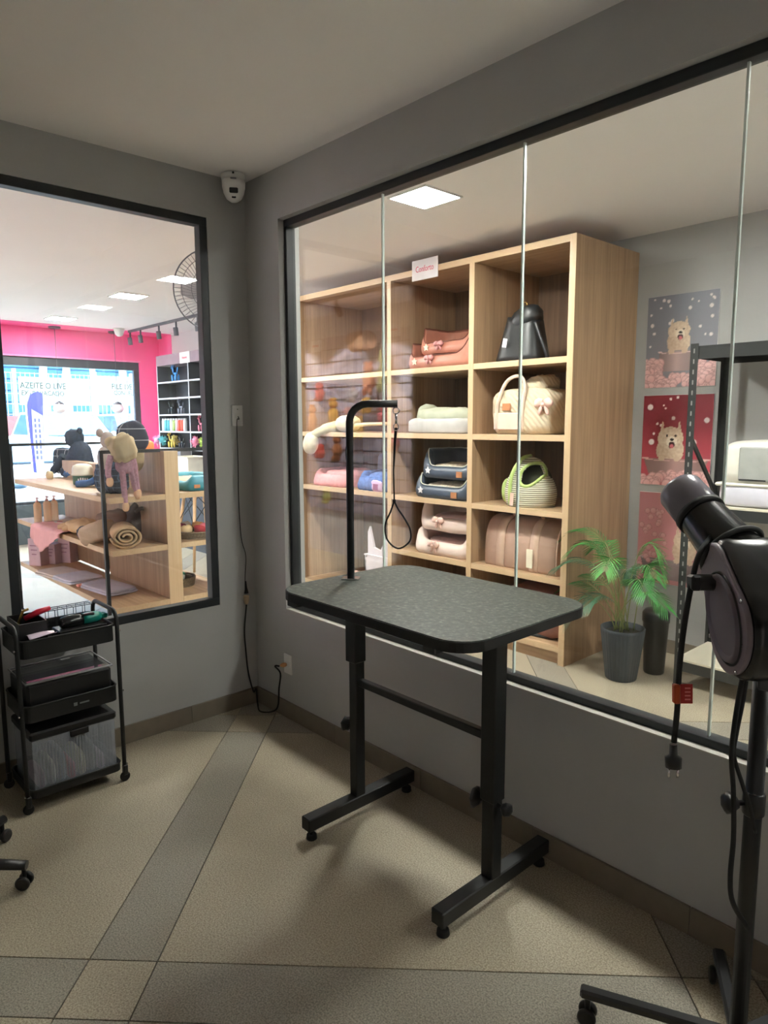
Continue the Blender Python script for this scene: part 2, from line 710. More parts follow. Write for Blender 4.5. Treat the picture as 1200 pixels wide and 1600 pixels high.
for b in ((-3.1, 2.28, 2.39, 2.505), (-3.1, 2.28, 0.53, 0.57), (2.2, 2.28, 0.57, 2.39), (-0.9, -0.84, 0.57, 2.39)):
    MB().bb(-6.80, -6.74, b[0], b[1], b[2], b[3], 0.003).build('window_frame', pbr('grey_aluminium', rgb(64, 70, 78), 0.4), w3)
for a, b in ((-3.1, -0.9), (-0.84, 2.10), (2.10, 2.2)):
    MB().bb(-6.772, -6.764, a + 0.002, b - 0.002, 0.57, 2.39).build('window_pane', GLASS, w3)
MB().bb(-6.775, -6.76, 2.094, 2.106, 0.57, 2.39).build('glass_joint', GEDGE, w3)

# baseboard tiles
bl = sgroup('baseboard_left')
y = 0.0
k = 0
while y > FY0 + 0.01:
    L = 0.43 if k == 0 else 0.6
    e = max(y - L, FY0)
    MB().bb(0, 0.012, e + 0.001, y - 0.001, 0, 0.095, 0.0015).build('baseboard_tile', BASEB, bl)
    y = e
    k += 1
br_ = sgroup('baseboard_right')
x = 0.012
for L in [0.72, 0.615, 0.6] + [0.6] * 6:
    e = min(x + L, FX1)
    if e - x > 0.02:
        MB().bb(x + 0.001, e - 0.001, -0.012, 0, 0, 0.095, 0.0015).build('baseboard_tile', BASEB, br_)
    x = e
bk = sgroup('baseboard_back')
x = 0.9
while x < FX1 - 0.02:
    e = min(x + 0.6, FX1)
    MB().bb(x + 0.001, e - 0.001, FY1 - 0.012, FY1, 0, 0.095, 0.0015).build('baseboard_tile', BASEB, bk)
    x = e

# ceiling light panels
LX = (-5.7, -3.66, -1.6, 0.495, 2.5, 4.5)
LLAB = ('bright square ceiling panel nearest the pink storefront', 'white square ceiling panel over the display gondola',
        'square ceiling panel between the gondola and the oak shelving', 'lit square ceiling panel before the oak shelving behind the big window',
        'lit square ceiling panel above the black rack', 'lit square ceiling panel beyond the right end of the big window')
for xx, yc, lb in [(a, 0.88, b) for a, b in zip(LX, LLAB)] + [(4.1, -4.3, 'added unseen fill light panel in the corridor behind the camera')]:  # the last panel is an added, unseen source that brightens the room
    t = thing('ceiling_light', lb, 'ceiling light', (xx, yc, H - 0.012), 'square light panels in a row on the shop ceiling' if yc > 0 else None)
    m = MB()
    s = 0.14
    for (a, b, c, d) in ((-s - .012, s + .012, -s - .012, -s), (-s - .012, s + .012, s, s + .012), (-s - .012, -s, -s, s), (s, s + .012, -s, s)):
        m.bb(xx + a, xx + b, yc + c, yc + d, H - 0.010, H)
    m.build('frame', WHITEP, t)
    MB().bb(xx - s, xx + s, yc - s, yc + s, H - 0.007, H - 0.001).build('diffuser', LEDM, t)
# ------------------------------------------------------------------ grooming table
def rrect(x0, x1, y0, y1, r, n=8):
    pts = []
    for (cx, cy, a0) in ((x1 - r, y1 - r, 0), (x0 + r, y1 - r, PI / 2), (x0 + r, y0 + r, PI), (x1 - r, y0 + r, 1.5 * PI)):
        for k in range(n + 1):
            a = a0 + PI / 2 * k / n
            pts.append((cx + r * math.cos(a), cy + r * math.sin(a)))
    return pts


k = NT('speckled_rubber_mat')
vv = k.coords()
n1 = k.noise(vv, 55, 4, 0.7)
k.l(k.ramp(n1, [(0.35, rgb(54, 60, 56)), (0.55, rgb(74, 81, 75)), (0.68, rgb(108, 116, 106))]), k.b.inputs['Base Color'])
k.b.inputs['Roughness'].default_value = 0.5
k.bump(k.noise(vv, 160, 3), 0.15, 0.002)
MAT = k.m
TX, TY = 1.31, 2.012
PY = -0.345
TZ = 1.015
t = thing('grooming_table', 'black pet grooming table with grey speckled rubber top on two floor rails', 'grooming table', ((TX + TY) / 2, PY, 0))
poly = rrect(1.232, 2.172, -0.682, -0.004, 0.11)
MB().prism(rrect(1.236, 2.168, -0.678, -0.008, 0.106), 2, TZ - 0.022, TZ).build('tabletop', MAT, t)
MB().prism(poly, 2, TZ - 0.034, TZ - 0.003).build('edge_band', RUBBER, t)
for i, xx in enumerate((TX, TY)):
    MB().bb(xx - 0.026, xx + 0.026, -0.66, -0.03, TZ - 0.062, TZ - 0.034, 0.003).build('top_rail', BLACK, t)
    if i == 0:
        MB().bb(xx - 0.036, xx + 0.024, PY - 0.03, PY + 0.03, 0.668, TZ - 0.06, 0.003).build('sleeve', BLACK, t)
        MB().bb(xx - 0.022, xx + 0.022, PY - 0.024, PY + 0.024, 0.09, 0.70, 0.003).build('post', BLACK, t)
    else:
        MB().bb(xx - 0.03, xx + 0.03, PY - 0.03, PY + 0.03, 0.37, TZ - 0.06, 0.003).build('sleeve', BLACK, t)
        MB().bb(xx - 0.025, xx + 0.025, PY - 0.025, PY + 0.025, 0.09, 0.40, 0.003).build('post', BLACK, t)
    MB().bb(xx - 0.026, xx + 0.026, -0.615, -0.035, 0.045, 0.098, 0.004).build('foot_rail', BLACK, t)
    for yy in (-0.585, -0.062):
        f = MB()
        f.cyl((xx, yy, 0), (xx, yy, 0.022), 0.022, 16, 0.02, bev=0.003).cyl((xx, yy, 0.022), (xx, yy, 0.046), 0.009, 10)
        f.build('levelling_foot', RUBBER, t)
MB().bb(TX + 0.02, TY - 0.024, PY - 0.014, PY + 0.014, 0.572, 0.602, 0.003).build('crossbar', BLACK, t)


def knob(c, d, r, par, nm='knob'):
    d = Vector(d).normalized()
    c = Vector(c)
    m = MB()
    m.lathe([(0.006, 0), (0.006, 0.018), (r * 0.55, 0.020), (r * 0.8, 0.03), (r, 0.036), (r, 0.046), (r * 0.7, 0.052), (0.0, 0.053)], 18, c, d, flute=6, fa=0.09)
    return m.build(nm, BLACKP, par)


knob((TX - 0.022, PY, 0.385), (-1, -0.15, 0), 0.03, t)
knob((TY - 0.025, PY - 0.0, 0.355), (-1, -0.3, 0), 0.034, t)
knob((TY + 0.025, PY, 0.36), (1, -0.1, 0), 0.022, t)
knob((TY - 0.03, PY + 0.0, 0.925), (-1, -0.2, -0.1), 0.024, t, 'tilt_knob')

ab = Vector((1.315, -0.375, TZ))
dd = (ab - CAM).dot(FW)
zt = dp(560, 632, dd).z
hd = Vector((RT.x, RT.y, 0)).normalized()
t = thing('leash_stand', 'black square tube grooming arm clamped on the left end of the table', 'grooming stand', ab)
R45 = 0.07
pts = [ab + Vector((0, 0, 0.004)), ab + Vector((0, 0, 0.2)), Vector((ab.x, ab.y, zt - R45))]
for q in range(1, 7):
    a = PI / 2 * q / 6
    pts.append(Vector((ab.x, ab.y, zt - R45)) + hd * (R45 * (1 - math.cos(a))) + Vector((0, 0, R45 * math.sin(a))))
AE = Vector((ab.x, ab.y, zt)) + hd * 0.185
pts.append(AE)
MB().tube(pts, 0.0145, 8).build('tube', BLACK, t)
MB().box((ab.x, ab.y, TZ + 0.003), (0.07, 0.05, 0.006), rz(0.7), 0.001).build('base_plate', CHROME, t)
h0 = dp(541, 718, dd)
m = MB().tube(smoothpts([h0 + Vector((0, 0, 0.05)) + hd * 0.012, h0 + Vector((0, 0, 0.05)), h0, h0 - Vector((0, 0, 0.012)) + hd * 0.008, h0 + hd * 0.018], 4), 0.0022, 6)
m.build('leash_hook', BLACK, t)
t = thing('grooming_loop', 'thin black grooming noose hanging from a chrome clip on the arm end', 'leash', AE - Vector((0, 0, 0.016)))
p = AE - hd * 0.006
m = MB()
m.tube([p + Vector((0, 0, -0.026)) + (hd * math.cos(a) + Vector((0, 0, math.sin(a)))) * 0.012 for a in [2 * PI * q / 14 for q in range(14)]], 0.002, 6, closed=True)
m.tube([p + Vector((0, 0, -0.036)), p + Vector((0.001, 0, -0.075))], 0.005, 8)
m.tube([p + Vector((0, 0, -0.088)) + (hd * math.cos(a) * 0.7 + Vector((0, 0, math.sin(a)))) * 0.014 for a in [2 * PI * q / 14 for q in range(14)]], 0.002, 6, closed=True)
m.build('swivel_clip', CHROME, t)
lp = [dp(617, 690, dd), dp(615, 735, dd), dp(616, 783, dd)]
MB().tube([p + Vector((0, 0, -0.095))] + lp, [0.006, 0.0055, 0.003, 0.003], 8).build('strap', RUBBER, t)
loop = [(616, 783), (610, 800), (602, 820), (605, 843), (622, 857), (640, 846), (641, 828), (632, 810), (622, 795)]
lpts = smoothpts([dp(a, b, dd) for a, b in loop] + [dp(616, 783, dd)], 5)
MB().tube(lpts, 0.0035, 8).build('noose', RUBBER, t)
MB().box(dp(616, 783, dd), (0.011, 0.011, 0.014), None, 0.002).build('slider', RUBBER, t)

# ------------------------------------------------------------------ wall fittings in the room
WP = WHITEP
c = Vector((0.319, 0, 0.311))
t = thing('wall_outlet', 'white wall outlet plate low on the wall beside the window with plug in it', 'wall outlet', (c.x, 0, c.z - 0.055))
MB().bb(c.x - 0.036, c.x + 0.036, -0.007, 0, c.z - 0.055, c.z + 0.055, 0.002).build('cover_plate', WP, t)
MB().bb(c.x - 0.02, c.x + 0.02, -0.010, -0.006, c.z - 0.016, c.z + 0.016, 0.002).build('socket', WP, t)
c2 = Vector((0, -0.087, 1.667))
t = thing('wall_switch_plate', 'white wall plate with socket on the left wall above the hanging cord', 'wall outlet', (0, c2.y, c2.z - 0.057))
MB().bb(0, 0.007, c2.y - 0.033, c2.y + 0.033, c2.z - 0.057, c2.z + 0.057, 0.002).build('cover_plate', WP, t)
MB().bb(0.006, 0.010, c2.y - 0.018, c2.y + 0.018, c2.z - 0.012, c2.z + 0.012, 0.002).build('socket', WP, t)
MB().cyl((0.006, c2.y, c2.z + 0.035), (0.0085, c2.y, c2.z + 0.035), 0.003, 10).build('screw', CHROME, t)

t = thing('hanging_power_cord', 'thin black cord hanging from the wall plate into a beige connector', 'power cord', (0.01, c2.y, 0.62))
pp = [Vector((0.012, c2.y, c2.z - 0.004)), Vector((0.024, c2.y - 0.002, c2.z - 0.02)), on(370, 660, 0, 0.012), on(372, 720, 0, 0.01), on(373, 780, 0, 0.01), on(377, 840, 0, 0.01), on(384, 868, 0, 0.01), on(383, 900, 0, 0.01), on(383, 926, 0, 0.012)]
MB().tube(smoothpts(pp, 5), 0.0022, 8).build('cord', RUBBER, t)
a, b = on(384, 908, 0, 0.016), on(385, 927, 0, 0.018)
MB().tube([a, (a + b) / 2, b], [0.003, 0.006, 0.013], 12).build('plug', RUBBER, t)
t2 = thing('extension_power_cord', 'black cord looping to the floor corner and up to the orange plug', 'power cord', (0.03, -0.05, 0.0))
c1 = on(385, 945, 0, 0.018)
MB().lathe([(0.008, -0.03), (0.013, -0.02), (0.016, 0.0), (0.016, 0.02)], 14, on(385, 936, 0, 0.019)).build('connector', BEIGEP, t2)
pl = Vector((0.318, -0.02, 0.311))
pp = [c1, on(382, 985, 0, 0.012), on(384, 1015, 0, 0.012), on(388, 1050, 0, 0.014), on(396, 1080, 0, 0.018), Vector((0.05, -0.045, 0.10)), Vector((0.085, -0.06, 0.03)), Vector((0.15, -0.08, 0.006)), on(432, 1108, 1, -0.06), on(436, 1075, 1, -0.04), on(438, 1052, 1, -0.06), pl + Vector((-0.02, -0.055, 0.0)), pl + Vector((-0.004, -0.036, 0))]
MB().tube(smoothpts(pp, 6), 0.0045, 8).build('cord', RUBBER, t2)
m = MB().lathe([(0.007, 0), (0.011, 0.006), (0.013, 0.02), (0.009, 0.03), (0.006, 0.036)], 12, pl + Vector((0, 0.007, 0)), (-0.3, -1, 0))
m.build('plug', pbr('orange_plug', rgb(206, 150, 96), 0.5), t2)

t = thing('dome_camera', 'white dome security camera at the ceiling corner', 'security camera', (0.085, -0.115, 2.77))
cc = Vector((0.085, -0.115, 2.895))
ax = Vector((0, 0, -1))
MB().lathe([(0.062, 0), (0.064, 0.012), (0.06, 0.03)], 28, cc, ax).build('base', WHITEP, t)
m = MB().lathe([(0.06, 0.03), (0.059, 0.06), (0.052, 0.09), (0.038, 0.118), (0.018, 0.132), (0.0, 0.135)], 28, cc, ax)
m.build('dome_shell', WHITEP, t)
fd = Vector((0.85, -0.52, 0)).normalized()
sd = Vector((-fd.y, fd.x, 0))
fr = Matrix((sd, Vector((0, 0, 1)).cross(sd), Vector((0, 0, 1)))).transposed()
tilt = Matrix.Rotation(0.0, 3, 'X')
MB().box(cc + fd * 0.047 + Vector((0, 0, -0.088)), (0.044, 0.016, 0.026), fr @ rx(0.35), 0.004).build('lens_window', BLACKG, t)
MB().box(cc + fd * 0.033 + Vector((0, 0, -0.116)), (0.022, 0.012, 0.011), fr @ rx(0.7), 0.003).build('sensor_window', BLACKG, t)
MB().box(cc + fd * 0.061 + Vector((0, 0, -0.034)), (0.03, 0.004, 0.006), fr, 0.001).build('maker_mark', pbr('grey_mark', rgb(120, 120, 124), 0.6), t)
MB().box(cc + fd * 0.062 + Vector((0, 0, -0.008)), (0.01, 0.008, 0.01), fr, 0.001).build('latch', BLACKP, t)

# ------------------------------------------------------------------ tool cart
CX0, CX1, CY0, CY1 = 0.075, 0.365, -1.355, -0.945
t = thing('utility_cart', 'black three tier metal trolley on casters under the left window', 'utility cart', ((CX0 + CX1) / 2, (CY0 + CY1) / 2, 0))
for yy in (CY0, CY1):
    hz = 0.80
    pts = [Vector((CX1, yy, 0.075)), Vector((CX1, yy, 0.4)), Vector((CX1, yy, hz - 0.05))]
    for q in range(1, 6):
        a = PI / 2 * q / 5
        pts.append(Vector((CX1 - 0.05 * (1 - math.cos(a)), yy, hz - 0.05 + 0.05 * math.sin(a))))
    for q in range(0, 6):
        a = PI / 2 * (1 - q / 5)
        pts.append(Vector((CX0 + 0.05 * (1 - math.cos(a)), yy, hz - 0.05 + 0.05 * math.sin(a))))
    pts += [Vector((CX0, yy, 0.4)), Vector((CX0, yy, 0.075))]
    MB().tube(pts, 0.0095, 10).build('frame_tube', BLACK, t)
    for xx in (CX0, CX1):
        m = MB()
        m.cyl((xx - 0.009, yy, 0.022), (xx + 0.009, yy, 0.022), 0.022, 18, bev=0.004)
        m.build('caster', RUBBER, t)
        MB().bb(xx - 0.013, xx + 0.013, yy - 0.008, yy + 0.012, 0.03, 0.078, 0.003).build('caster_fork', BLACKP, t)


def tray(z0, z1, par):
    m = MB()
    ya, yb, xa, xb = CY0 + 0.012, CY1 - 0.012, CX0 - 0.005, CX1 + 0.005
    outer = rrect(xa, xb, ya, yb, 0.03, 5)
    inner = rrect(xa + 0.004, xb - 0.004, ya + 0.004, yb - 0.004, 0.026, 5)
    n = len(outer)
    vs = [(a, b, z0) for a, b in outer] + [(a, b, z1) for a, b in outer] + [(a, b, z1) for a, b in inner] + [(a, b, z0 + 0.004) for a, b in inner]
    fs = []
    for lv in range(3):
        for q in range(n):
            q2 = (q + 1) % n
            fs.append((lv * n + q, lv * n + q2, (lv + 1) * n + q2, (lv + 1) * n + q))
    fs.append(tuple(reversed(range(n))))
    fs.append(tuple(range(3 * n, 4 * n)))
    m.add(vs, fs, False)
    o = m.build('tray', BLACK, par)
    rim = MB().tube([(a, b, z1) for a, b in outer], 0.004, 6, closed=True)
    rim.build('tray_rim', BLACK, o)
    return o


for (a, b) in ((0.668, 0.742), (0.392, 0.462), (0.058, 0.094)):
    tray(a, b, t)
for zz in (0.71, 0.43, 0.078):
    for yy in (CY0, CY1):
        sgn = -1 if yy == CY0 else 1
        MB().cyl((CX1, yy, zz), (CX1 + 0.0, yy + sgn * 0.014, zz), 0.0045, 10).build('screw', CHROME, t)
m = MB().bb(CX1 + 0.005, CX1 + 0.0064, -1.15, -1.135, 0.418, 0.433, 0.0005)
m.bb(CX1 + 0.005, CX1 + 0.0064, -1.125, -1.085, 0.422, 0.429, 0.0005)
m.build('maker_mark', pbr('grey_print', rgb(120, 124, 124), 0.6), t)

# things on the cart
PAPER = pbr('glossy_paper', rgb(214, 196, 214), 0.25)
t = thing('clear_lidded_box', 'shallow black storage box with a clear lid on the middle cart tier', 'storage box', (0.22, -1.15, 0.398))
MB().bb(0.09, 0.345, -1.325, -0.972, 0.398, 0.548, 0.012).build('body', BLACKP, t)
MB().bb(0.098, 0.337, -1.317, -0.98, 0.549, 0.555, 0.001).build('lid', CLEAR, t)
o = [(0.088, -1.327), (0.347, -1.327), (0.347, -0.97), (0.088, -0.97)]
MB().tube([(a, b, 0.553) for a, b in o], 0.0045, 6, closed=True).build('lid_rim', pbr('grey_clear_rim', rgb(150, 150, 152), 0.2), t)
MB().bb(0.12, 0.137, -1.12, -1.08, 0.555, 0.5575, 0.001).build('latch', pbr('grey_label', rgb(170, 172, 172), 0.4), t)

t = thing('storage_bin', 'ribbed clear plastic bin with black lid on the lowest cart tier', 'storage bin', (0.22, -1.15, 0.064))
k = NT('frosted_clear_plastic')
k.b.inputs['Base Color'].default_value = rgb(190, 196, 206)
k.b.inputs['Roughness'].default_value = 0.25
k.b.inputs['Alpha'].default_value = 0.38
FROST = k.m
bx0, bx1, by0, by1 = 0.085, 0.352, -1.322, -0.975
m = MB()
for (a, b, c, d) in ((bx0, bx1, by0, by0 + 0.003), (bx0, bx1, by1 - 0.003, by1), (bx0, bx0 + 0.003, by0 + 0.003, by1 - 0.003), (bx1 - 0.003, bx1, by0 + 0.003, by1 - 0.003)):
    m.bb(a, b, c, d, 0.068, 0.305)
m.bb(bx0, bx1, by0, by1, 0.064, 0.068)
body = m.build('body', FROST, t)
m = MB()
q = by0 + 0.015
while q < by1 - 0.01:
    m.bb(bx1, bx1 + 0.0025, q, q + 0.004, 0.10, 0.285)
    q += 0.0125
m.build('rib', FROST, body)
MB().bb(bx0 - 0.008, bx1 + 0.008, by0 - 0.008, by1 + 0.008, 0.304, 0.342, 0.008).build('lid', BLACKP, t)
MB().bb(bx1 + 0.002, bx1 + 0.012, -1.17, -1.09, 0.28, 0.308, 0.003).build('clasp', BLACKP, t)
cols = ((150, 90, 120), (196, 190, 180), (90, 110, 140), (200, 60, 80), (210, 200, 150), (120, 130, 120), (170, 150, 170))
random.seed(3)
toolm = [pbr('tool_colour', rgb(*cc_), 0.5) for cc_ in cols]
for q in range(7):
    yy = by0 + 0.04 + q * 0.042
    o = MB().blob((0.235, yy, 0.068 + (0.075 + 0.035 * (q % 3)) / 2), (0.20, 0.033, 0.075 + 0.035 * (q % 3)), None, 0.5, 0.5, nu=14, nv=8).build('grooming_tool', toolm[q])
    tag(o, ('plum tool lying at the left end inside the clear bin', 'pale brush second from the left inside the clear bin', 'blue grey tool third from the left inside the clear bin', 'red handled tool in the middle of the clear bin', 'cream tool right of the red one inside the clear bin', 'olive tool second from the right inside the clear bin', 'mauve tool at the right end inside the clear bin')[q], 'grooming tool', 'grooming tools in the clear bin')

t = thing('hair_clipper', 'black and teal cordless pet clipper lying on the cart top', 'clipper', (0.26, -1.05, 0.70))
TEAL = pbr('teal_plastic', rgb(22, 128, 116), 0.35)
zc = 0.77
d_ = Vector((-0.06, 1, 0)).normalized()
c_ = Vector((0.285, -1.10, zc))
MB().tube([c_ + d_ * q for q in (-0.06, -0.05, -0.02, 0.02, 0.035)], [0.018, 0.026, 0.029, 0.026, 0.024], 14).build('battery_grip', BLACKG, t)
MB().tube([c_ + d_ * q for q in (0.035, 0.06, 0.10, 0.115)], [0.025, 0.027, 0.024, 0.02], 14).build('body', TEAL, t)
MB().box(c_ + d_ * 0.06 + Vector((0.012, 0, 0.02)), (0.02, 0.05, 0.012), None, 0.004).build('switch', BLACKP, t)
MB().box(c_ + d_ * 0.128, (0.04, 0.03, 0.02), None, 0.004).build('blade_head', TEAL, t)
MB().bb(0.235, 0.335, -1.18, -0.975, 0.673, 0.747, 0.004).build('stand_block', BLACKP, t)

t = thing('tool_caddy', 'black open caddy holding red and brass tools at the left of the cart top', 'tool caddy', (0.2, -1.27, 0.673))
m = MB()
for (a, b, c, d) in ((0.12, 0.30, -1.325, -1.321), (0.12, 0.30, -1.219, -1.215), (0.12, 0.124, -1.321, -1.219), (0.296, 0.30, -1.321, -1.219)):
    m.bb(a, b, c, d, 0.673, 0.80)
m.bb(0.12, 0.30, -1.325, -1.215, 0.673, 0.678)
m.build('body', BLACKP, t)
o = MB().tube([(0.18, -1.27, 0.79), (0.2, -1.22, 0.815), (0.2, -1.17, 0.825)], [0.012, 0.014, 0.01], 10).build('nail_clipper', pbr('red_plastic', rgb(196, 32, 56), 0.35))
tag(o, 'red handled nail clipper sticking out of the black caddy', 'clipper')
o = MB().tube([(0.16, -1.30, 0.75), (0.16, -1.27, 0.82), (0.17, -1.25, 0.828)], 0.006, 8).build('brass_comb', pbr('brass', rgb(190, 160, 90), 0.35, 0.8))
tag(o, 'small brass comb end in the black caddy', 'comb')
t = thing('paper_sheet', 'shiny lilac plastic wrapped sheet lying on the cart top', 'paper', (0.2, -1.16, 0.75))
MB().surf(lambda u, v: (0.30 + 0.05 * u, -1.30 + 0.11 * v, 0.748 + 0.006 * math.sin(5 * u + 3 * v)), 6, 8).build('sheet', PAPER, t, solid=0.0008)
t = thing('wire_rack', 'low black wire rack standing at the back of the cart top', 'wire rack', (0.13, -1.08, 0.673))
m = MB()
for q in range(6):
    yy = -1.19 + q * 0.04
    m.tube([(0.10, yy, 0.674), (0.10, yy, 0.80), (0.16, yy + 0.01, 0.80), (0.16, yy + 0.01, 0.674)], 0.0015, 5)
for (xx, zz) in ((0.10, 0.80), (0.16, 0.80), (0.10, 0.73), (0.16, 0.73), (0.13, 0.80)):
    m.tube([(xx, -1.20, zz), (xx, -0.97, zz)], 0.0018, 5)
m.build('wires', BLACK, t)

# ------------------------------------------------------------------ stool base at the left edge
sc_ = Vector((0.66, -1.74, 0))
t = thing('rolling_stool', 'black five star stool base with twin casters at the left edge', 'stool', sc_)
MB().cyl(sc_ + Vector((0, 0, 0.07)), sc_ + Vector((0, 0, 0.42)), 0.025, 16).build('column', BLACKP, t)
MB().lathe([(0.0, 0.42), (0.16, 0.42), (0.18, 0.44), (0.18, 0.48), (0.16, 0.50), (0, 0.505)], 28, sc_).build('seat', BLACKP, t)
a0 = math.atan2(-1.494 - sc_.y, 0.859 - sc_.x)
for q in range(5):
    a = a0 + q * 2 * PI / 5
    dv = Vector((math.cos(a), math.sin(a), 0))
    L = (Vector((0.85, -1.50, 0)) - sc_).length + 0.01
    lg = MB().tube([sc_ + Vector((0, 0, 0.10)), sc_ + dv * L * 0.6 + Vector((0, 0, 0.093)), sc_ + dv * L + Vector((0, 0, 0.084))], [0.024, 0.02, 0.017], 10).build('leg', BLACKP, t)
    cp = sc_ + dv * (L - 0.012)
    sv = Vector((-dv.y, dv.x, 0))
    m = MB()
    for s in (-1, 1):
        m.cyl(cp + sv * (s * 0.008) + Vector((0, 0, 0.025)), cp + sv * (s * 0.026) + Vector((0, 0, 0.025)), 0.025, 18, bev=0.005)
    m.cyl(cp + Vector((0, 0, 0.03)), cp + Vector((0, 0, 0.075)), 0.008, 8)
    m.build('caster', BLACKP, lg)

# ------------------------------------------------------------------ stand dryer
DD = 1.45
FC = dp(1139, 968, DD)
dh = (FC - CAM).normalized()
lf = (-RT + dh * RT.dot(dh)).normalized()
dn = dh.cross(lf).normalized()
if dn.z > 0:
    dn = -dn
nrm = -dh * 0.40 + lf * 0.917
nrm = Vector((nrm.x, nrm.y, 0)).normalized()
fw_ = 0.17
HC = FC - nrm * (fw_ / 2)
td = ray(1062, 768)
tip = CAM + td * ((HC - CAM).dot(nrm) / td.dot(nrm))
tip = tip if 1.5 < (tip - CAM).dot(FW) < 1.95 else dp(1062, 768, 1.74)
hz_ = Vector((0, 0, 1)).cross(nrm).normalized()
if hz_.dot(FW) < 0:
    hz_ = -hz_
e1 = (Vector((0, 0, 1)) + hz_ * 0.86).normalized()
HB = dp(1170, 892, (HC - CAM).dot(FW) + 0.07)
tip = dp(1060, 764, (HC - CAM).dot(FW) + 0.27)
axis = (tip - HB).normalized()
e2 = nrm.cross(e1)
top = dp(1192, 1050, 1.62)
pb = Vector((top.x, top.y, 0))
t = thing('stand_dryer', 'black pet blow dryer with angled nozzle on a floor stand', 'hair dryer', pb)


def tear(R, r, D_, n=22):
    """outline of two circles and their common tangents"""
    al = math.acos((R - r) / D_)
    pts = []
    for q in range(n + 1):
        a = al + (2 * PI - 2 * al) * q / n
        pts.append((R * math.cos(a), R * math.sin(a)))
    for q in range(9):
        a = -al + 2 * al * q / 8
        pts.append((D_ + r * math.cos(a), r * math.sin(a)))
    return [(a - 0.022, b) for a, b in pts]


def slab(levels, mb):
    n = len(levels[0][1])
    vs = [FC + nrm * h + e1 * a + e2 * b for h, pts in levels for a, b in pts]
    fs = []
    for i in range(len(levels) - 1):
        for q in range(n):
            q2 = (q + 1) % n
            fs.append((i * n + q, i * n + q2, (i + 1) * n + q2, (i + 1) * n + q))
    mb.add(vs, fs, True)
    mb.add(vs, [tuple(range(n)), tuple(range((len(levels) - 1) * n, len(levels) * n))], False)
    return mb


R0, r0, D0 = 0.105, 0.072, 0.14
m = slab([(0.0, tear(R0 - 0.016, r0 - 0.016, D0)), (-0.005, tear(R0 - 0.006, r0 - 0.006, D0)), (-0.018, tear(R0, r0, D0)), (-fw_ + 0.018, tear(R0, r0, D0)), (-fw_ + 0.005, tear(R0 - 0.006, r0 - 0.006, D0)), (-fw_, tear(R0 - 0.016, r0 - 0.016, D0))], MB())
m.build('housing', BLACKG, t)
fp = slab([(0.0, tear(R0 - 0.012, r0 - 0.012, D0)), (0.006, tear(R0 - 0.012, r0 - 0.012, D0)), (0.009, tear(R0 - 0.018, r0 - 0.018, D0))], MB()).build('side_plate', pbr('dark_mauve_plastic', rgb(118, 106, 114), 0.38), t)


def oval(a, b, n=36):
    return [(a * math.cos(2 * PI * q / n) + 0.004, b * math.sin(2 * PI * q / n)) for q in range(n)]


slab([(0.008, oval(0.104, 0.072)), (0.0105, oval(0.104, 0.072)), (0.0105, oval(0.098, 0.066)), (0.017, oval(0.096, 0.064)), (0.019, oval(0.090, 0.060)), (0.013, oval(0.082, 0.053))], MB()).build('intake_cover', pbr('dark_mauve_grille', rgb(98, 88, 96), 0.5), fp)
m = MB()
m.tube([FC + nrm * 0.0105 + e1 * a + e2 * b for a, b in oval(0.1015, 0.0695)], 0.0028, 6, closed=True)
m.build('intake_seal', RUBBER, fp)
for (a, b) in ((0.115, 0.055), (0.0, -0.086), (0.0, 0.086), (-0.112, 0.012)):
    MB().lathe([(0.005, 0), (0.0045, 0.002), (0, 0.003)], 10, FC + nrm * 0.009 + e1 * a + e2 * b, nrm).build('screw', CHROME, fp)
L = (tip - HB).length
m = MB().tube([HB - axis * 0.07, HB - axis * 0.02, HB + axis * 0.04, HB + axis * 0.10, HB + axis * (L - 0.085)], [0.066, 0.070, 0.066, 0.060, 0.052], 32, cap=False)
m.build('barrel', BLACKG, t)
m = MB().tube([HB + axis * (L - 0.092), HB + axis * (L - 0.090), HB + axis * (L - 0.012), HB + axis * (L - 0.003), HB + axis * L], [0.05, 0.055, 0.054, 0.050, 0.04], 32)
nz = m.build('nozzle', pbr('smoky_grey_plastic', rgb(130, 126, 136), 0.25), t)
MB().tube([HB + axis * (L - 0.104), HB + axis * (L - 0.088)], 0.058, 32).build('nozzle_ring', RUBBER, t)
s1 = axis.orthogonal().normalized()
s2 = axis.cross(s1)
MB().tube([HB + axis * 0.062 + (s1 * math.cos(a) + s2 * math.sin(a)) * 0.071 for a in [2 * PI * q / 30 for q in range(30)]], 0.0065, 8, closed=True).build('cable_loop', RUBBER, t)
kc = FC + e1 * 0.12 + e2 * (-0.07 if e2.dot(FW) < 0 else 0.07)
kc = dp(1096, 910, (FC - CAM).dot(FW) + 0.05)
MB().cyl(kc + RT * 0.035, kc - RT * 0.012, 0.018, 14, bev=0.002).build('hinge_bolt', BLACKP, t)
MB().box(kc - RT * 0.016, (0.022, 0.034, 0.034), Matrix((RT, FW, UP)).transposed(), 0.005).build('hinge_knob', BLACKP, t)
MB().cyl(pb + Vector((0, 0, 0.10)), pb + Vector((0, 0, HC.z - 0.135)), 0.02, 18).build('pole', BLACKP, t)
MB().bar(pb + Vector((0, 0, HC.z - 0.145)), (HC.x, HC.y, HC.z - 0.142), 0.03, 0.03, 0.004).build('yoke', BLACKP, t)
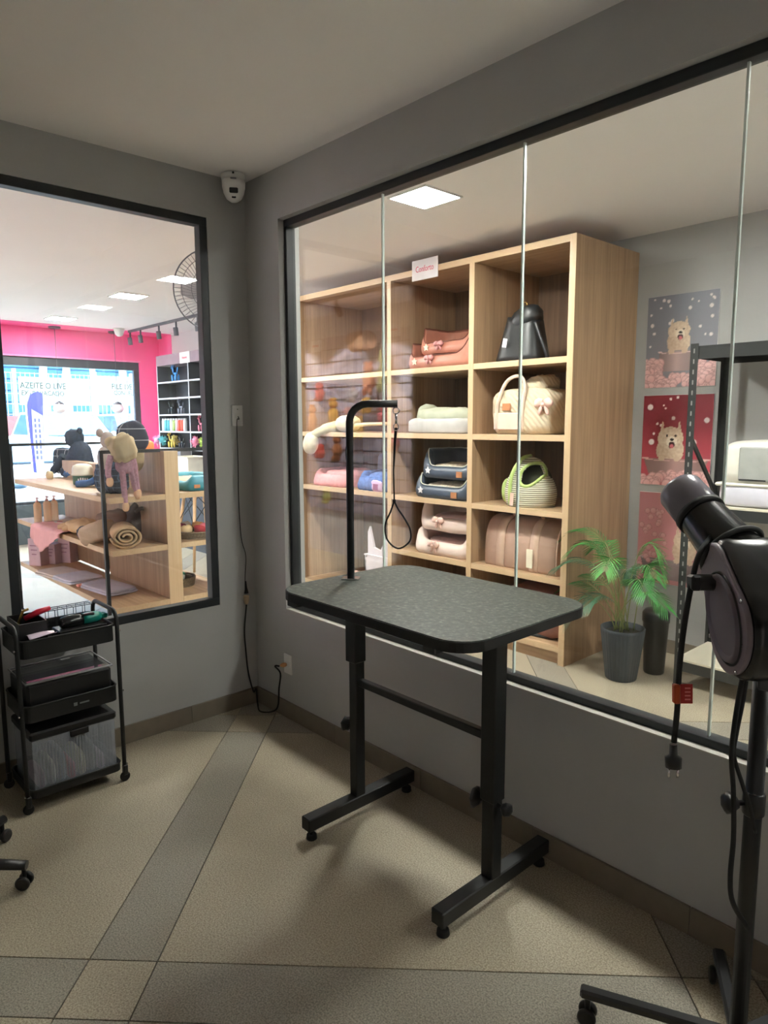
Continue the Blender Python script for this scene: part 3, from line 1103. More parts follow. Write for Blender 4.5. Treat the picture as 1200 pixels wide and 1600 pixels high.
for q, a in enumerate((math.atan2(-0.528 - pb.y, 2.512 - pb.x), math.atan2(-0.137 - pb.y, 2.686 - pb.x), 0.0, -1.5, 1.2)):
    tgt = (Vector((2.50, -0.535, 0)), Vector((2.69, -0.14, 0)))[q] if q < 2 else pb + Vector((math.cos(a), math.sin(a), 0)) * 0.33
    dv = (tgt - pb)
    L = dv.length
    dv.normalize()
    lg = MB().bar(pb + Vector((0, 0, 0.092)), pb + dv * (L + 0.02) + Vector((0, 0, 0.088)), 0.034, 0.026, 0.006).build('leg', BLACKP, t)
    sv = Vector((-dv.y, dv.x, 0))
    cp = pb + dv * L
    m = MB()
    for s in (-1, 1):
        m.cyl(cp + sv * (s * 0.007) + Vector((0, 0, 0.025)), cp + sv * (s * 0.024) + Vector((0, 0, 0.025)), 0.025, 18, bev=0.005)
    m.cyl(cp + Vector((0, 0, 0.03)), cp + Vector((0, 0, 0.08)), 0.008, 8)
    m.build('caster', BLACKP, lg)
kz = dp(1176, 1278, 1.60)
kp = Vector((pb.x, pb.y, kz.z))
MB().lathe([(0.021, -0.03), (0.025, -0.025), (0.025, 0.025), (0.021, 0.03)], 16, kp).build('clamp_collar', BLACKP, t)
knob(kp - RT * 0.02, (-RT.x, -RT.y, 0), 0.024, t, 'height_knob')
# dryer cords
cd = [(1112, 838, 1.55), (1092, 868, 1.52), (1079, 920, 1.50), (1068, 985, 1.50), (1061, 1050, 1.50), (1058, 1110, 1.50), (1053, 1160, 1.50)]
MB().tube(smoothpts([dp(a, b, c) for a, b, c in cd], 6), 0.0065, 8).build('cord', RUBBER, t)
m = MB()
pc = dp(1052, 1163, 1.5)
m.tube([pc, pc - UP * 0.022, pc - UP * 0.028, pc - UP * 0.05], [0.008, 0.009, 0.018, 0.017], 10)
plug = m.build('plug', BLACKP, t)
m = MB()
for s in (-1, 1):
    m.cyl(pc - UP * 0.05 + RT * (s * 0.0095), pc - UP * 0.072 + RT * (s * 0.0095), 0.0028, 8)
m.build('prong', CHROME, plug)
tg = dp(1064, 1084, 1.495)
m = MB().box(tg + RT * 0.008, (0.034, 0.002, 0.042), Matrix((RT, FW, UP)).transposed(), 0.0)
tgo = m.build('warning_tag', pbr('red_tag', rgb(168, 34, 30), 0.5), t)
m = MB()
for q in range(4):
    m.box(tg + RT * 0.014 - FW * 0.0014 + UP * (0.012 - q * 0.008), (0.012, 0.0006, 0.003), Matrix((RT, FW, UP)).transposed())
m.build('tag_print', pbr('tag_print_pink', rgb(220, 120, 120), 0.5), tgo)
MB().box(tg - RT * 0.010, (0.014, 0.016, 0.042), Matrix((RT, FW, UP)).transposed(), 0.003).build('tag_fold', pbr('orange_tag', rgb(176, 70, 24), 0.5), t)
for (path, r) in (([(1163, 1048, 1.60), (1156, 1080, 1.6), (1148, 1130, 1.6), (1143, 1180, 1.6), (1146, 1240, 1.6), (1146, 1310, 1.6), (1141, 1370, 1.6), (1145, 1410, 1.6), (1168, 1450, 1.62)], 0.006),
                  ([(1168, 1048, 1.61), (1162, 1090, 1.61), (1152, 1140, 1.61), (1147, 1180, 1.61), (1160, 1225, 1.61), (1172, 1262, 1.61), (1180, 1300, 1.64)], 0.005)):
    MB().tube(smoothpts([dp(a, b, c) for a, b, c in path], 6), r, 8).build('cord', RUBBER, t)
# ------------------------------------------------------------------ oak shelving unit behind the big window
YS = 1.80
XA, XB = -2.072, 0.905
t = SHELF = thing('shelving_unit', 'tall oak shelving unit with three open bays against the shop wall', 'shelving unit', ((XA + XB) / 2, 2.2, 0))


def board(nm, b, mat, edge, par, z_edge=True):
    o = MB().bb(b[0], b[1], b[2] + 0.003, b[3], b[4], b[5]).build(nm, mat, par)
    MB().bb(b[0], b[1], b[2], b[2] + 0.003, b[4], b[5], 0.0008).build('edge_band', edge, o)
    return o


D1, D2 = (-0.822, -0.776), (0.042, 0.088)
board('side_panel', (XA, XA + 0.045, YS, 2.592, 0, 2.785), WOOD, EDGE, t)
board('side_panel', (XB - 0.045, XB, YS, 2.592, 0, 2.785), WOOD, EDGE, t)
for (a, b) in (D1, D2):
    board('divider', (a, b, YS + 0.001, 2.575, 0.1, 2.74), WOOD, EDGE, t)
board('top_board', (XA + 0.045, XB - 0.045, YS + 0.001, 2.59, 2.74, 2.785), WOODX, EDGEX, t)
board('bottom_board', (XA + 0.045, XB - 0.045, YS + 0.002, 2.575, 0.085, 0.125), WOODX, EDGEX, t)
MB().bb(XA + 0.045, XB - 0.045, YS + 0.03, YS + 0.05, 0, 0.085).build('plinth', WOODX, t)
BAYS = ((XA + 0.045, D1[0]), (D1[1], D2[0]), (D2[1], XB - 0.045))
for bi, (a, b) in enumerate(BAYS):
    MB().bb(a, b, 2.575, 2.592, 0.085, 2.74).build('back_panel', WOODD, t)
    for zc in ((2.02, 1.52, 1.02) if bi == 0 else (2.022, 1.52, 1.016, 0.566)):
        board('shelf_board', (a, b, YS + 0.003, 2.575, zc - 0.02, zc + 0.02), WOODX, EDGEX, t)
Z4 = (2.042, 1.54, 1.036, 0.586, 0.125)

t = thing('shelf_sign', 'small white card sign with pink script on top edge of the oak unit', 'sign', (-0.393, 1.79, 2.697))
MB().bb(-0.528, -0.258, 1.792, 1.7985, 2.697, 2.846, 0.001).build('card', WCARD, t)
o = lettering('Conforto', 0.062, PINKINK, t, (-0.393, 1.7912, 2.775), (PI / 2, 0, 0), sx=0.8)


# -------- soft goods
def bed(name, label, group, c, w, d, h, low, th, mat, cush, ruf=0.0, nr=20, seed=0, pipe=None, tagm=None, bowm=None, star=None, cat='pet bed', shift=0.0, rot=0.0, bows=0.1):
    c = Vector(c)
    t = thing(name, label, cat, c, group)
    R = rz(rot)
    nu, prof = 56, 12

    def hh(a):
        f = max(0.0, -math.sin(a - shift))
        g = max(0.0, min(1.0, (f - 0.45) / 0.5))
        g = g * g * (3 - 2 * g)
        return h - (h - low) * g

    def edge(a, k):
        e = 0.42
        ca, sa = math.cos(a), math.sin(a)
        return Vector((math.copysign(abs(ca) ** e, ca) * (w / 2 - k), math.copysign(abs(sa) ** e, sa) * (d / 2 - k), 0))
    sec = [(0.012, 0.0), (0.0, 0.12), (-0.006, 0.35), (0.0, 0.62), (0.012, 0.85), (th * 0.5, 1.0), (th * 0.9, 0.9), (th * 1.05, 0.65), (th * 1.1, 0.3), (th * 1.15, 0.1)]
    m = MB()
    vs, fs, top = [], [], []
    for i in range(nu):
        a = 2 * PI * i / nu
        H_ = hh(a)
        for (k, zz) in sec:
            wob = 0.006 * noise.noise(Vector((math.cos(a) * 3 + seed, math.sin(a) * 3, zz * 3)))
            rf = ruf * math.cos(nr * a) * (1 - zz) if k < th * 0.5 else 0
            p = edge(a, k - rf + wob)
            vs.append(c + R @ (p + Vector((0, 0, zz * H_ + wob))))
        top.append(vs[-5] + Vector((0, 0, 0.002)))
    n = len(sec)
    for i in range(nu):
        j = (i + 1) % nu
        for q in range(n - 1):
            fs.append((i * n + q, j * n + q, j * n + q + 1, i * n + q + 1))
    m.add(vs, fs, True)
    m.build('wall', mat, t)
    cu = MB().blob(c + Vector((0, 0, low * 0.62)), (w - 2 * th, d - 2 * th, low * 1.2), R, 0.5, 0.6, 0.012, 3, seed, 28, 12)
    cu.build('cushion', cush, t)
    if pipe:
        MB().tube(top, 0.004, 6, closed=True).build('piping', pipe, t)
    fy = -d / 2

    def front(px, pz):
        return c + R @ Vector((px, fy - 0.004, pz))
    if tagm:
        MB().box(front(w * 0.28, low * 0.42), (0.055, 0.008, 0.045), R, 0.001).build('sewn_label', tagm, t)
    if star:
        m = MB()
        pts = []
        for q in range(10):
            a = PI / 2 + q * PI / 5
            r = 0.03 if q % 2 == 0 else 0.015
            pts.append((r * math.cos(a), r * math.sin(a)))
        p0 = front(-w * 0.3, low * 0.62)
        m.prism([(p0.x + a, p0.z + b) for a, b in pts], 1, p0.y - 0.006, p0.y)
        m.build('price_tag', star, t)
    if bowm:
        bow(front(-w * 0.07, low * 0.75), bows, bowm, t)
    return t


def bow(p, s, mat, par):
    p = Vector(p)
    m = MB()
    for sg in (-1, 1):
        m.blob(p + Vector((sg * s * 0.32, -0.01, s * 0.12)), (s * 0.6, 0.035, s * 0.5), ry(sg * 0.35), 1, 1, 0.012, 4, sg, 14, 8)
        m.blob(p + Vector((sg * s * 0.2, -0.008, -s * 0.3)), (s * 0.25, 0.02, s * 0.55), ry(-sg * 0.4), 0.7, 1, 0.008, 4, sg + 4, 12, 8)
    m.blob(p + Vector((0, -0.018, 0)), (s * 0.22, 0.03, s * 0.24), None, 1, 1, 0, nu=12, nv=8)
    return m.build('bow', mat, par)


LEATHER = pbr('terracotta_leather', rgb(192, 130, 110), 0.42, var=0.12, scale=9, bump=0.25, bscale=60)
LEATHC = pbr('striped_rust_cushion', rgb(190, 128, 104), 0.8, bump=0.3, bscale=50)
PINKRIB = pbr('pink_ribbon', rgb(222, 160, 158), 0.55)
CREAM = pbr('cream_tag', rgb(236, 230, 206), 0.6)
NAVY = pbr('navy_leatherette', rgb(60, 72, 88), 0.36, var=0.06, bump=0.2, bscale=90)
FUR = pbr('mottled_fleece', rgb(214, 202, 180), 0.95, var=0.35, scale=50, bump=0.9, bscale=90)
FURL = pbr('pale_fleece_piping', rgb(214, 214, 196), 0.9)
TAN = pbr('tan_leather_label', rgb(190, 128, 84), 0.5)
SATIN = pbr('blush_satin', rgb(224, 202, 190), 0.36, var=0.04, bump=0.1, bscale=20, sheen=0.3)
SATINC = pbr('dusty_rose_satin', rgb(196, 160, 152), 0.4)
BOWP = pbr('blush_bow', rgb(232, 196, 184), 0.45)
xm = (BAYS[1][0] + BAYS[1][1]) / 2 + 0.05
g = 'terracotta leather pet beds'
bed('pet_bed', 'terracotta leather pet bed, lower of the two stacked on the top shelf', g, (-0.36, 2.12, Z4[0] - 0.0), 0.70, 0.50, 0.215, 0.095, 0.03, LEATHER, LEATHC, seed=1, pipe=pbr('dark_seam', rgb(120, 66, 50), 0.5), star=CREAM, bowm=PINKRIB, shift=-0.12, bows=0.075)
bed('pet_bed', 'terracotta leather pet bed, upper of the two stacked on the top shelf', g, (-0.32, 2.14, Z4[0] + 0.115), 0.60, 0.42, 0.215, 0.085, 0.03, LEATHER, LEATHC, seed=2, pipe=D.materials['dark_seam'], star=CREAM, bowm=PINKRIB, shift=-0.12, bows=0.075)
g = 'navy pet beds'
bed('pet_bed', 'navy leatherette pet bed with fleece lining, lower of the navy pair', g, (-0.27, 2.05, Z4[2]), 0.60, 0.46, 0.18, 0.095, 0.06, NAVY, FUR, seed=3, pipe=FURL, tagm=TAN, star=WCARD)
bed('pet_bed', 'navy leatherette pet bed with fleece lining, upper of the navy pair', g, (-0.24, 2.07, Z4[2] + 0.155), 0.56, 0.42, 0.225, 0.095, 0.06, NAVY, FUR, seed=4, pipe=FURL, tagm=TAN, star=WCARD)
g = 'blush satin pet beds'
bed('pet_bed', 'blush satin pet bed with bow, lower of the blush pair', g, (-0.27, 2.06, Z4[3]), 0.62, 0.46, 0.205, 0.105, 0.075, SATIN, SATINC, seed=5, bowm=BOWP)
bed('pet_bed', 'blush satin pet bed with bow, upper of the blush pair', g, (-0.25, 2.07, Z4[3] + 0.19), 0.58, 0.42, 0.24, 0.105, 0.075, SATIN, SATINC, seed=6, bowm=BOWP)

GREYW = pbr('pale_grey_cotton', rgb(194, 192, 188), 0.85, bump=0.2, bscale=40)
SAGE = pbr('pale_sage_cotton', rgb(186, 190, 168), 0.85)
t = thing('folded_pet_mattress', 'pale grey folded pet mattress with sage cushion on second shelf', 'cushion', (-0.33, 2.05, Z4[1]))
MB().blob((-0.33, 2.05, Z4[1] + 0.055), (0.66, 0.44, 0.13), None, 0.35, 0.3, 0.012, 4, 1, 40, 14, flat=-0.055).build('mattress', GREYW, t)
MB().blob((-0.30, 2.06, Z4[1] + 0.135), (0.60, 0.38, 0.12), rx(-0.05), 0.6, 0.4, 0.02, 3, 2, 36, 14).build('cushion', SAGE, t)
MB().blob((-0.55, 2.0, Z4[1] + 0.15), (0.12, 0.2, 0.16), ry(0.3), 0.8, 0.8, 0.01, 4, 3, 16, 10).build('corner_flap', SAGE, t)

# black bucket bag
LB = pbr('black_leather', rgb(34, 36, 38), 0.4, bump=0.2, bscale=120)
bx = 0.37
t = thing('black_pet_bag', 'black leather bucket pet bag leaning at the top of the right bay', 'bag', (bx, 2.0, Z4[0]))


def bucket(c, w0, d0, w1, d1, h, n=36, rows=8, tilt=0.0, slope=0.0):
    vs, fs = [], []
    for i in range(rows + 1):
        s = i / rows
        ww, dd_ = w0 + (w1 - w0) * s, d0 + (d1 - d0) * s
        for q in range(n):
            a = 2 * PI * q / n
            ca, sa = math.cos(a), math.sin(a)
            p = Vector((math.copysign(abs(ca) ** 0.7, ca) * ww / 2 + tilt * s, math.copysign(abs(sa) ** 0.7, sa) * dd_ / 2, s * (h + slope * ca * 0.5 - 0.5 * abs(slope) * 0)))
            vs.append(Vector(c) + p)
    for i in range(rows):
        for q in range(n):
            q2 = (q + 1) % n
            fs.append((i * n + q, i * n + q2, (i + 1) * n + q2, (i + 1) * n + q))
    fs.append(tuple(reversed(range(n))))
    return vs, fs


vs, fs = bucket((bx, 2.0, Z4[0]), 0.38, 0.27, 0.25, 0.16, 0.30, tilt=0.02, slope=-0.04)
MB().add(vs, fs, True).build('body', LB, t, solid=0.006)
m = MB()
m.tube(smoothpts([(bx + 0.15, 1.93, Z4[0] + 0.26), (bx + 0.20, 1.92, Z4[0] + 0.16), (bx + 0.245, 1.92, Z4[0] + 0.06), (bx + 0.255, 1.93, Z4[0] + 0.008)], 5), 0.012, 8)
m.build('strap', LB, t)
m = MB().blob((bx + 0.035, 1.99, Z4[0] + 0.29), (0.25, 0.17, 0.16), ry(-0.45), 0.75, 0.8, 0.012, 3, 2)
m.build('flap', LB, t)
m = MB().tube([(bx - 0.06, 1.9, Z4[0] + 0.12), (bx - 0.06, 1.885, Z4[0] + 0.09)], 0.002, 6)
m.box((bx - 0.055, 1.866, Z4[0] + 0.13), (0.035, 0.002, 0.06), ry(0.2), 0)
m.build('price_tag', WCARD, t)
MB().tube([(bx + 0.04 + 0.02 * math.cos(a), 1.96, Z4[0] + 0.385 + 0.02 * math.sin(a)) for a in [q * PI / 5 for q in range(10)]], 0.003, 6, closed=True).build('ring', pbr('gold_ring', rgb(200, 160, 90), 0.3, 1), t)

# cream quilted bag
QC = NT('cream_quilted_cotton')
vv = QC.coords((1, 1, 1))
QC.l(QC.ramp(QC.noise(vv, 6), [(0.3, rgb(204, 188, 160)), (0.7, rgb(218, 205, 178))]), QC.b.inputs['Base Color'])
QC.b.inputs['Roughness'].default_value = 0.8
wv = QC.n('ShaderNodeTexWave', bands_direction='DIAGONAL')
wv.inputs['Scale'].default_value = 14
wv.inputs['Distortion'].default_value = 2.0
QC.l(vv, wv.inputs['Vector'])
QC.bump(wv.outputs['Fac'], 0.4, 0.008)
QCM = QC.m
c = Vector((0.44, 2.03, Z4[1]))
t = thing('quilted_pet_bag', 'cream quilted pet bag with pink bow on the second shelf of the right bay', 'bag', c)
MB().blob(c + Vector((0, 0, 0.15)), (0.52, 0.34, 0.34), None, 0.42, 0.42, 0.016, 3, 4, 40, 18, flat=-0.15).build('body', QCM, t)
MB().blob(c + Vector((0.06, 0, 0.33)), (0.26, 0.24, 0.13), ry(-0.25), 0.7, 0.6, 0.02, 3, 9, 28, 12).build('top_flap', QCM, t)
HND = pbr('pale_pink_webbing', rgb(226, 204, 186), 0.7)
for (dx, dy) in ((-0.06, -0.17), (-0.06, 0.12)):
    pts = smoothpts([c + Vector((-0.17, dy, 0.02)), c + Vector((-0.165, dy - 0.01, 0.2)), c + Vector((-0.10, dy, 0.36)), c + Vector((0.0, dy + 0.01, 0.40)), c + Vector((0.06, dy, 0.33)), c + Vector((0.05, dy - 0.01, 0.18)), c + Vector((0.04, dy, 0.02))], 5)
    MB().tube(pts, 0.013, 8).build('handle', HND, t)
MB().bb(c.x - 0.2, c.x + 0.02, c.y - 0.18, c.y - 0.166, c.z + 0.03, c.z + 0.15, 0.006).build('front_pocket', pbr('blush_pocket', rgb(226, 200, 182), 0.8), t)
MB().bb(c.x - 0.12, c.x - 0.05, c.y - 0.186, c.y - 0.178, c.z + 0.165, c.z + 0.215, 0.002).build('sewn_label', TAN, t)
bow(c + Vector((0.215, -0.165, 0.2)), 0.12, BOWP, t)

# knitted carrier
KN = NT('striped_knit')
vv = KN.coords()
wv = KN.n('ShaderNodeTexWave', bands_direction='Z')
wv.inputs['Scale'].default_value = 22
KN.l(vv, wv.inputs['Vector'])
KN.l(KN.ramp(wv.outputs['Fac'], [(0.3, rgb(150, 146, 122)), (0.6, rgb(228, 226, 204))]), KN.b.inputs['Base Color'])
KN.b.inputs['Roughness'].default_value = 0.9
KN.bump(wv.outputs['Fac'], 0.6, 0.008)
GREENF = pbr('pistachio_fleece', rgb(184, 206, 128), 0.9, bump=0.4, bscale=120)
c = Vector((0.47, 2.0, Z4[2]))
t = thing('knitted_cat_carrier', 'striped knitted cave carrier with pistachio trim on the third shelf', 'pet carrier', c)
m = MB()
vs, fs = [], []
rows, n = 16, 40
hole = Vector((0.05, -0.16, 0.24))
for i in range(rows + 1):
    s = i / rows
    rr = (1 - s ** 2.6) ** 0.5 * (0.95 + 0.12 * math.sin(PI * min(1, s * 1.6))) if s < 1 else 0.0
    for q in range(n):
        a = 2 * PI * q / n
        vs.append(c + Vector((0.175 * rr * math.cos(a) - 0.03 * s, 0.16 * rr * math.sin(a) + 0.02 * s, 0.345 * s)))
for i in range(rows):
    for q in range(n):
        q2 = (q + 1) % n
        f = (i * n + q, i * n + q2, (i + 1) * n + q2, (i + 1) * n + q)
        ctr = sum((vs[x] for x in f), Vector()) / 4 - c
        d_ = ctr - Vector((0.055, -0.125, 0.225))
        if ctr.y < 0 and (d_.x / 0.062) ** 2 + (d_.z / 0.075) ** 2 < 1:
            continue
        fs.append(f)
m.add(vs, fs, True)
m.build('body', KN.m, t, solid=0.012)
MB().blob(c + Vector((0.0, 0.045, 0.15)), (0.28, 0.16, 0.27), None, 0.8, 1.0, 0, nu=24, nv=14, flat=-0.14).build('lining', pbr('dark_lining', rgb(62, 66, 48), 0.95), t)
ring = []
for q in range(30):
    a = 2 * PI * q / 30
    x_, z_ = 0.055 + 0.064 * math.cos(a), 0.225 + 0.078 * math.sin(a)
    s = z_ / 0.345
    rr = (1 - s ** 2.6) ** 0.5 * (0.95 + 0.12 * math.sin(PI * min(1, s * 1.6)))
    q_ = max(0.0, 1 - ((x_ + 0.03 * s) / (0.175 * rr)) ** 2)
    ring.append(c + Vector((x_, -0.16 * rr * q_ ** 0.5 + 0.02 * s - 0.004, z_)))
MB().tube(ring, 0.012, 8, closed=True).build('opening_trim', GREENF, t)
MB().tube(smoothpts([c + Vector((-0.055, -0.165, 0.01)), c + Vector((-0.06, -0.168, 0.12)), c + Vector((-0.05, -0.15, 0.24)), c + Vector((-0.03, -0.07, 0.335)), c + Vector((-0.03, 0.03, 0.352))], 5), 0.013, 8).build('side_trim', GREENF, t)
MB().box(c + Vector((-0.03, -0.185, 0.055)), (0.03, 0.003, 0.09), ry(0.06), 0).build('price_tag', pbr('pink_card', rgb(232, 200, 186), 0.6), t)
MB().blob(c + Vector((-0.16, -0.05, 0.10)), (0.06, 0.14, 0.18), None, 0.9, 0.9, nu=16, nv=10).build('side_pouch', GREENF, t)

# taupe duffel
TAUPE = pbr('blush_taupe_leather', rgb(188, 156, 138), 0.45, var=0.05, bump=0.1, bscale=60)
TAUPE2 = pbr('pale_taupe_leather', rgb(204, 174, 154), 0.42, var=0.04)
c = Vector((0.475, 2.06, Z4[3]))
t = thing('taupe_duffel_bag', 'large blush taupe duffel bag with two straps on the fourth shelf', 'bag', c)


def duffel(cx, x0_, x1_, grow):
    n = 22
    pr = []
    for q in range(n + 1):
        a = PI * q / n
        ca, sa = math.cos(a), math.sin(a)
        pr.append((c.y + math.copysign(abs(ca) ** 0.6, ca) * (0.20 + grow), c.z + 0.02 + (abs(sa) ** 0.6) * (0.34 + grow)))
    pr = [(c.y + 0.19 + grow, c.z)] + pr + [(c.y - 0.19 - grow, c.z)]
    return pr


MB().prism(duffel(0, 0, 0, 0), 0, c.x - 0.30, c.x + 0.30, smooth=True).build('body', TAUPE, t)
for dx in (-0.16, 0.13):
    MB().prism(duffel(0, 0, 0, 0.006), 0, c.x + dx - 0.035, c.x + dx + 0.035, smooth=True).build('strap', TAUPE2, t)
MB().prism(duffel(0, 0, 0, -0.004), 0, c.x + 0.296, c.x + 0.314, smooth=True).build('end_panel', TAUPE2, t)
MB().tube(smoothpts([c + Vector((-0.14, -0.06, 0.36)), c + Vector((-0.12, -0.08, 0.40)), c + Vector((0.0, -0.09, 0.415)), c + Vector((0.09, -0.08, 0.40)), c + Vector((0.11, -0.06, 0.36))], 5), 0.013, 8).build('handle', TAUPE2, t)
m = MB().box(c + Vector((0.11, -0.222, 0.10)), (0.05, 0.004, 0.13), None, 0)
m.build('price_tag', CREAM, t)
MB().bb(c.x - 0.29, c.x + 0.29, c.y - 0.01, c.y + 0.01, c.z + 0.357, c.z + 0.366, 0.002).build('zip', pbr('zip_taupe', rgb(150, 124, 108), 0.5), t)
c = Vector((0.56, 2.05, Z4[4]))
t = thing('brown_pet_bag', 'rose brown pet bag with dark trim on the bottom board of the right bay', 'bag', c)
MB().blob(c + Vector((0, 0, 0.16)), (0.50, 0.36, 0.34), None, 0.4, 0.4, 0.012, 3, 4, 36, 16, flat=-0.158).build('body', pbr('rose_brown_suede', rgb(150, 108, 100), 0.7), t)
MB().tube([c + Vector((0.24 * math.cos(a), 0.17 * math.sin(a), 0.012)) for a in [2 * PI * q / 28 for q in range(28)]], 0.012, 8, closed=True).build('base_trim', LB, t)
MB().box(c + Vector((0.05, -0.185, 0.13)), (0.03, 0.004, 0.03), None, 0.001).build('buckle', CHROME, t)

# left bay things
CR = pbr('cream_plush', rgb(214, 206, 180), 0.95, bump=0.4, bscale=160, sheen=0.3)
CRG = pbr('grey_green_plush', rgb(196, 192, 160), 0.95, bump=0.3, bscale=160)
t = thing('plush_goose', 'cream plush goose lying on the shelf edge with head hanging down', 'plush toy', (-1.5, 1.86, Z4[1]))
a_, b_ = on(544, 666, 1, 1.86), on(486, 685, 1, 1.76)
m = MB().blob(Vector((a_.x, 1.86, Z4[1] + 0.075)), (0.24, 0.2, 0.15), None, 0.85, 0.9, 0.006, 3, 2, 28, 16)
m.build('body', CR, t)
MB().tube(smoothpts([Vector((a_.x - 0.1, 1.85, Z4[1] + 0.05)), Vector((a_.x - 0.2, 1.83, Z4[1] + 0.04)), Vector((a_.x - 0.33, 1.80, Z4[1] + 0.005)), Vector((b_.x + 0.03, 1.77, Z4[1] - 0.03))], 5), [0.055] * 4 + [0.05] * 5 + [0.04] * 7, 14).build('neck', CRG, t)
MB().blob(Vector((b_.x, 1.755, Z4[1] - 0.105)), (0.16, 0.13, 0.20), ry(0.3), 0.9, 1, 0.004, 3, 3, 24, 14).build('head', CR, t)
MB().tube([Vector((a_.x + 0.1, 1.85, Z4[1] + 0.06)), Vector((a_.x + 0.30, 1.83, Z4[1] + 0.07)), Vector((-0.84, 1.83, Z4[1] + 0.075))], [0.018, 0.016, 0.015], 10).build('leg', pbr('peach_plush', rgb(232, 210, 170), 0.9), t)

PR = pbr('pink_ruffled_cotton', rgb(236, 168, 168), 0.85, var=0.1, scale=30)
BR_ = pbr('blue_ruffled_cotton', rgb(84, 116, 176), 0.85, var=0.25, scale=26)
WH = pbr('white_plush_lining', rgb(228, 214, 216), 0.95)
a_ = on(533, 750, 1, 2.0)
bed('ruffled_pet_bed', 'pink ruffled round pet bed on the third shelf of the left bay', None, (a_.x, 2.04, Z4[2]), 0.50, 0.42, 0.16, 0.12, 0.07, PR, PR, ruf=0.012, nr=22, seed=7)
a_ = on(590, 750, 1, 1.98)
bed('ruffled_pet_bed', 'blue ruffled round pet bed on the third shelf of the left bay', None, (-1.07, 2.03, Z4[2]), 0.40, 0.40, 0.17, 0.13, 0.06, BR_, BR_, ruf=0.014, nr=24, seed=8)
t = thing('lilac_tissue_pack', 'small lilac package leaning before the blue ruffled bed', 'package', (-0.99, 1.845, Z4[2]))
MB().blob((-0.99, 1.845, Z4[2] + 0.05), (0.14, 0.05, 0.10), ry(0.1), 0.5, 0.5, 0.006, 4, 3, 18, 10, flat=-0.049).build('pack', pbr('lilac_film', rgb(206, 176, 210), 0.3), t)
MB().bb(-1.02, -0.96, 1.816, 1.8205, Z4[2] + 0.02, Z4[2] + 0.07).build('pack_print', pbr('plum_print', rgb(150, 80, 120), 0.5), t)
c = Vector((-1.0, 2.02, Z4[4]))
t = thing('cat_house', 'white cat house with round red opening on the bottom of the left bay', 'cat house', c)
WL = pbr('white_lacquer', rgb(232, 224, 230), 0.5, var=0.02)
m = MB()
ring = [(0.085 * math.cos(2 * PI * q / 28), 0.16 + 0.085 * math.sin(2 * PI * q / 28)) for q in range(28)]
sq_ = []
for q in range(28):
    a = 2 * PI * q / 28
    k_ = 1 / max(abs(math.cos(a)) / 0.17, abs(math.sin(a)) / 0.17)
    sq_.append((k_ * math.cos(a), 0.17 + k_ * math.sin(a) * (1.0)))
fy = c.y - 0.17
vs = [(c.x + a, fy, c.z + b) for a, b in ring] + [(c.x + a, fy, c.z + b) for a, b in sq_]
vs += [(x, y + 0.012, z) for x, y, z in vs]
fs = []
for q in range(28):
    q2 = (q + 1) % 28
    fs += [(q, q2, 28 + q2, 28 + q), (56 + q, 84 + q, 84 + q2, 56 + q2), (q, 56 + q, 56 + q2, q2)]
m.add(vs, fs, False)
m.bb(c.x - 0.17, c.x - 0.158, fy, fy + 0.34, c.z, c.z + 0.34)
m.bb(c.x + 0.158, c.x + 0.17, fy, fy + 0.34, c.z, c.z + 0.34)
m.bb(c.x - 0.158, c.x + 0.158, fy + 0.328, fy + 0.34, c.z, c.z + 0.34)
m.bb(c.x - 0.175, c.x + 0.175, fy - 0.005, fy + 0.345, c.z + 0.34, c.z + 0.352)
m.build('box', WL, t)
m = MB()
pts = [(-0.14, 0.352), (0.16, 0.352), (0.16, 0.46), (0.10, 0.52), (0.02, 0.40), (-0.06, 0.42), (-0.115, 0.60), (-0.14, 0.55)]
m.prism([(c.x + a, c.z + b) for a, b in pts], 1, fy + 0.01, fy + 0.03)
m.build('crown_panel', WL, t)
MB().blob(c + Vector((0, 0.02, 0.10)), (0.28, 0.26, 0.18), None, 0.6, 0.6, 0.01, 3, 1, 20, 12, flat=-0.095).build('red_cushion', pbr('crimson_fleece', rgb(190, 60, 86), 0.9), t)
o = MB().blob((-1.30, 2.02, Z4[4] + 0.07), (0.34, 0.34, 0.14), None, 0.6, 0.9, 0.03, 2.4, 5, 30, 12, flat=-0.069).build('cloud_cushion', pbr('peach_plush_light', rgb(240, 200, 184), 0.95), None)
tag(o, 'peach cloud shaped cushion at the bottom of the left bay', 'cushion')
o = MB().blob((-1.22, 2.3, Z4[4] + 0.08), (0.32, 0.2, 0.155), None, 0.6, 0.9, 0.02, 2.4, 6, 24, 12, flat=-0.077).build('cushion', pbr('crimson_plush', rgb(196, 70, 92), 0.95), None)
tag(o, 'crimson cushion behind the peach cloud cushion', 'cushion')
t = thing('reflected_grey_bag', 'grey bag standing in for bags mirrored in the window glass', 'bag', (-1.22, 2.38, Z4[2]))  # solid bag added where the glass only mirrors grey bags
MB().blob((-1.22, 2.38, Z4[2] + 0.16), (0.56, 0.26, 0.34), None, 0.5, 0.5, 0.015, 3, 3, 32, 16, flat=-0.158).build('body', pbr('grey_nylon', rgb(112, 110, 122), 0.7), t)
MB().tube(smoothpts([(-1.36, 2.3, Z4[2] + 0.3), (-1.3, 2.3, Z4[2] + 0.39), (-1.14, 2.3, Z4[2] + 0.39), (-1.08, 2.3, Z4[2] + 0.3)], 5), 0.012, 8).build('handle', D.materials['grey_nylon'], t)

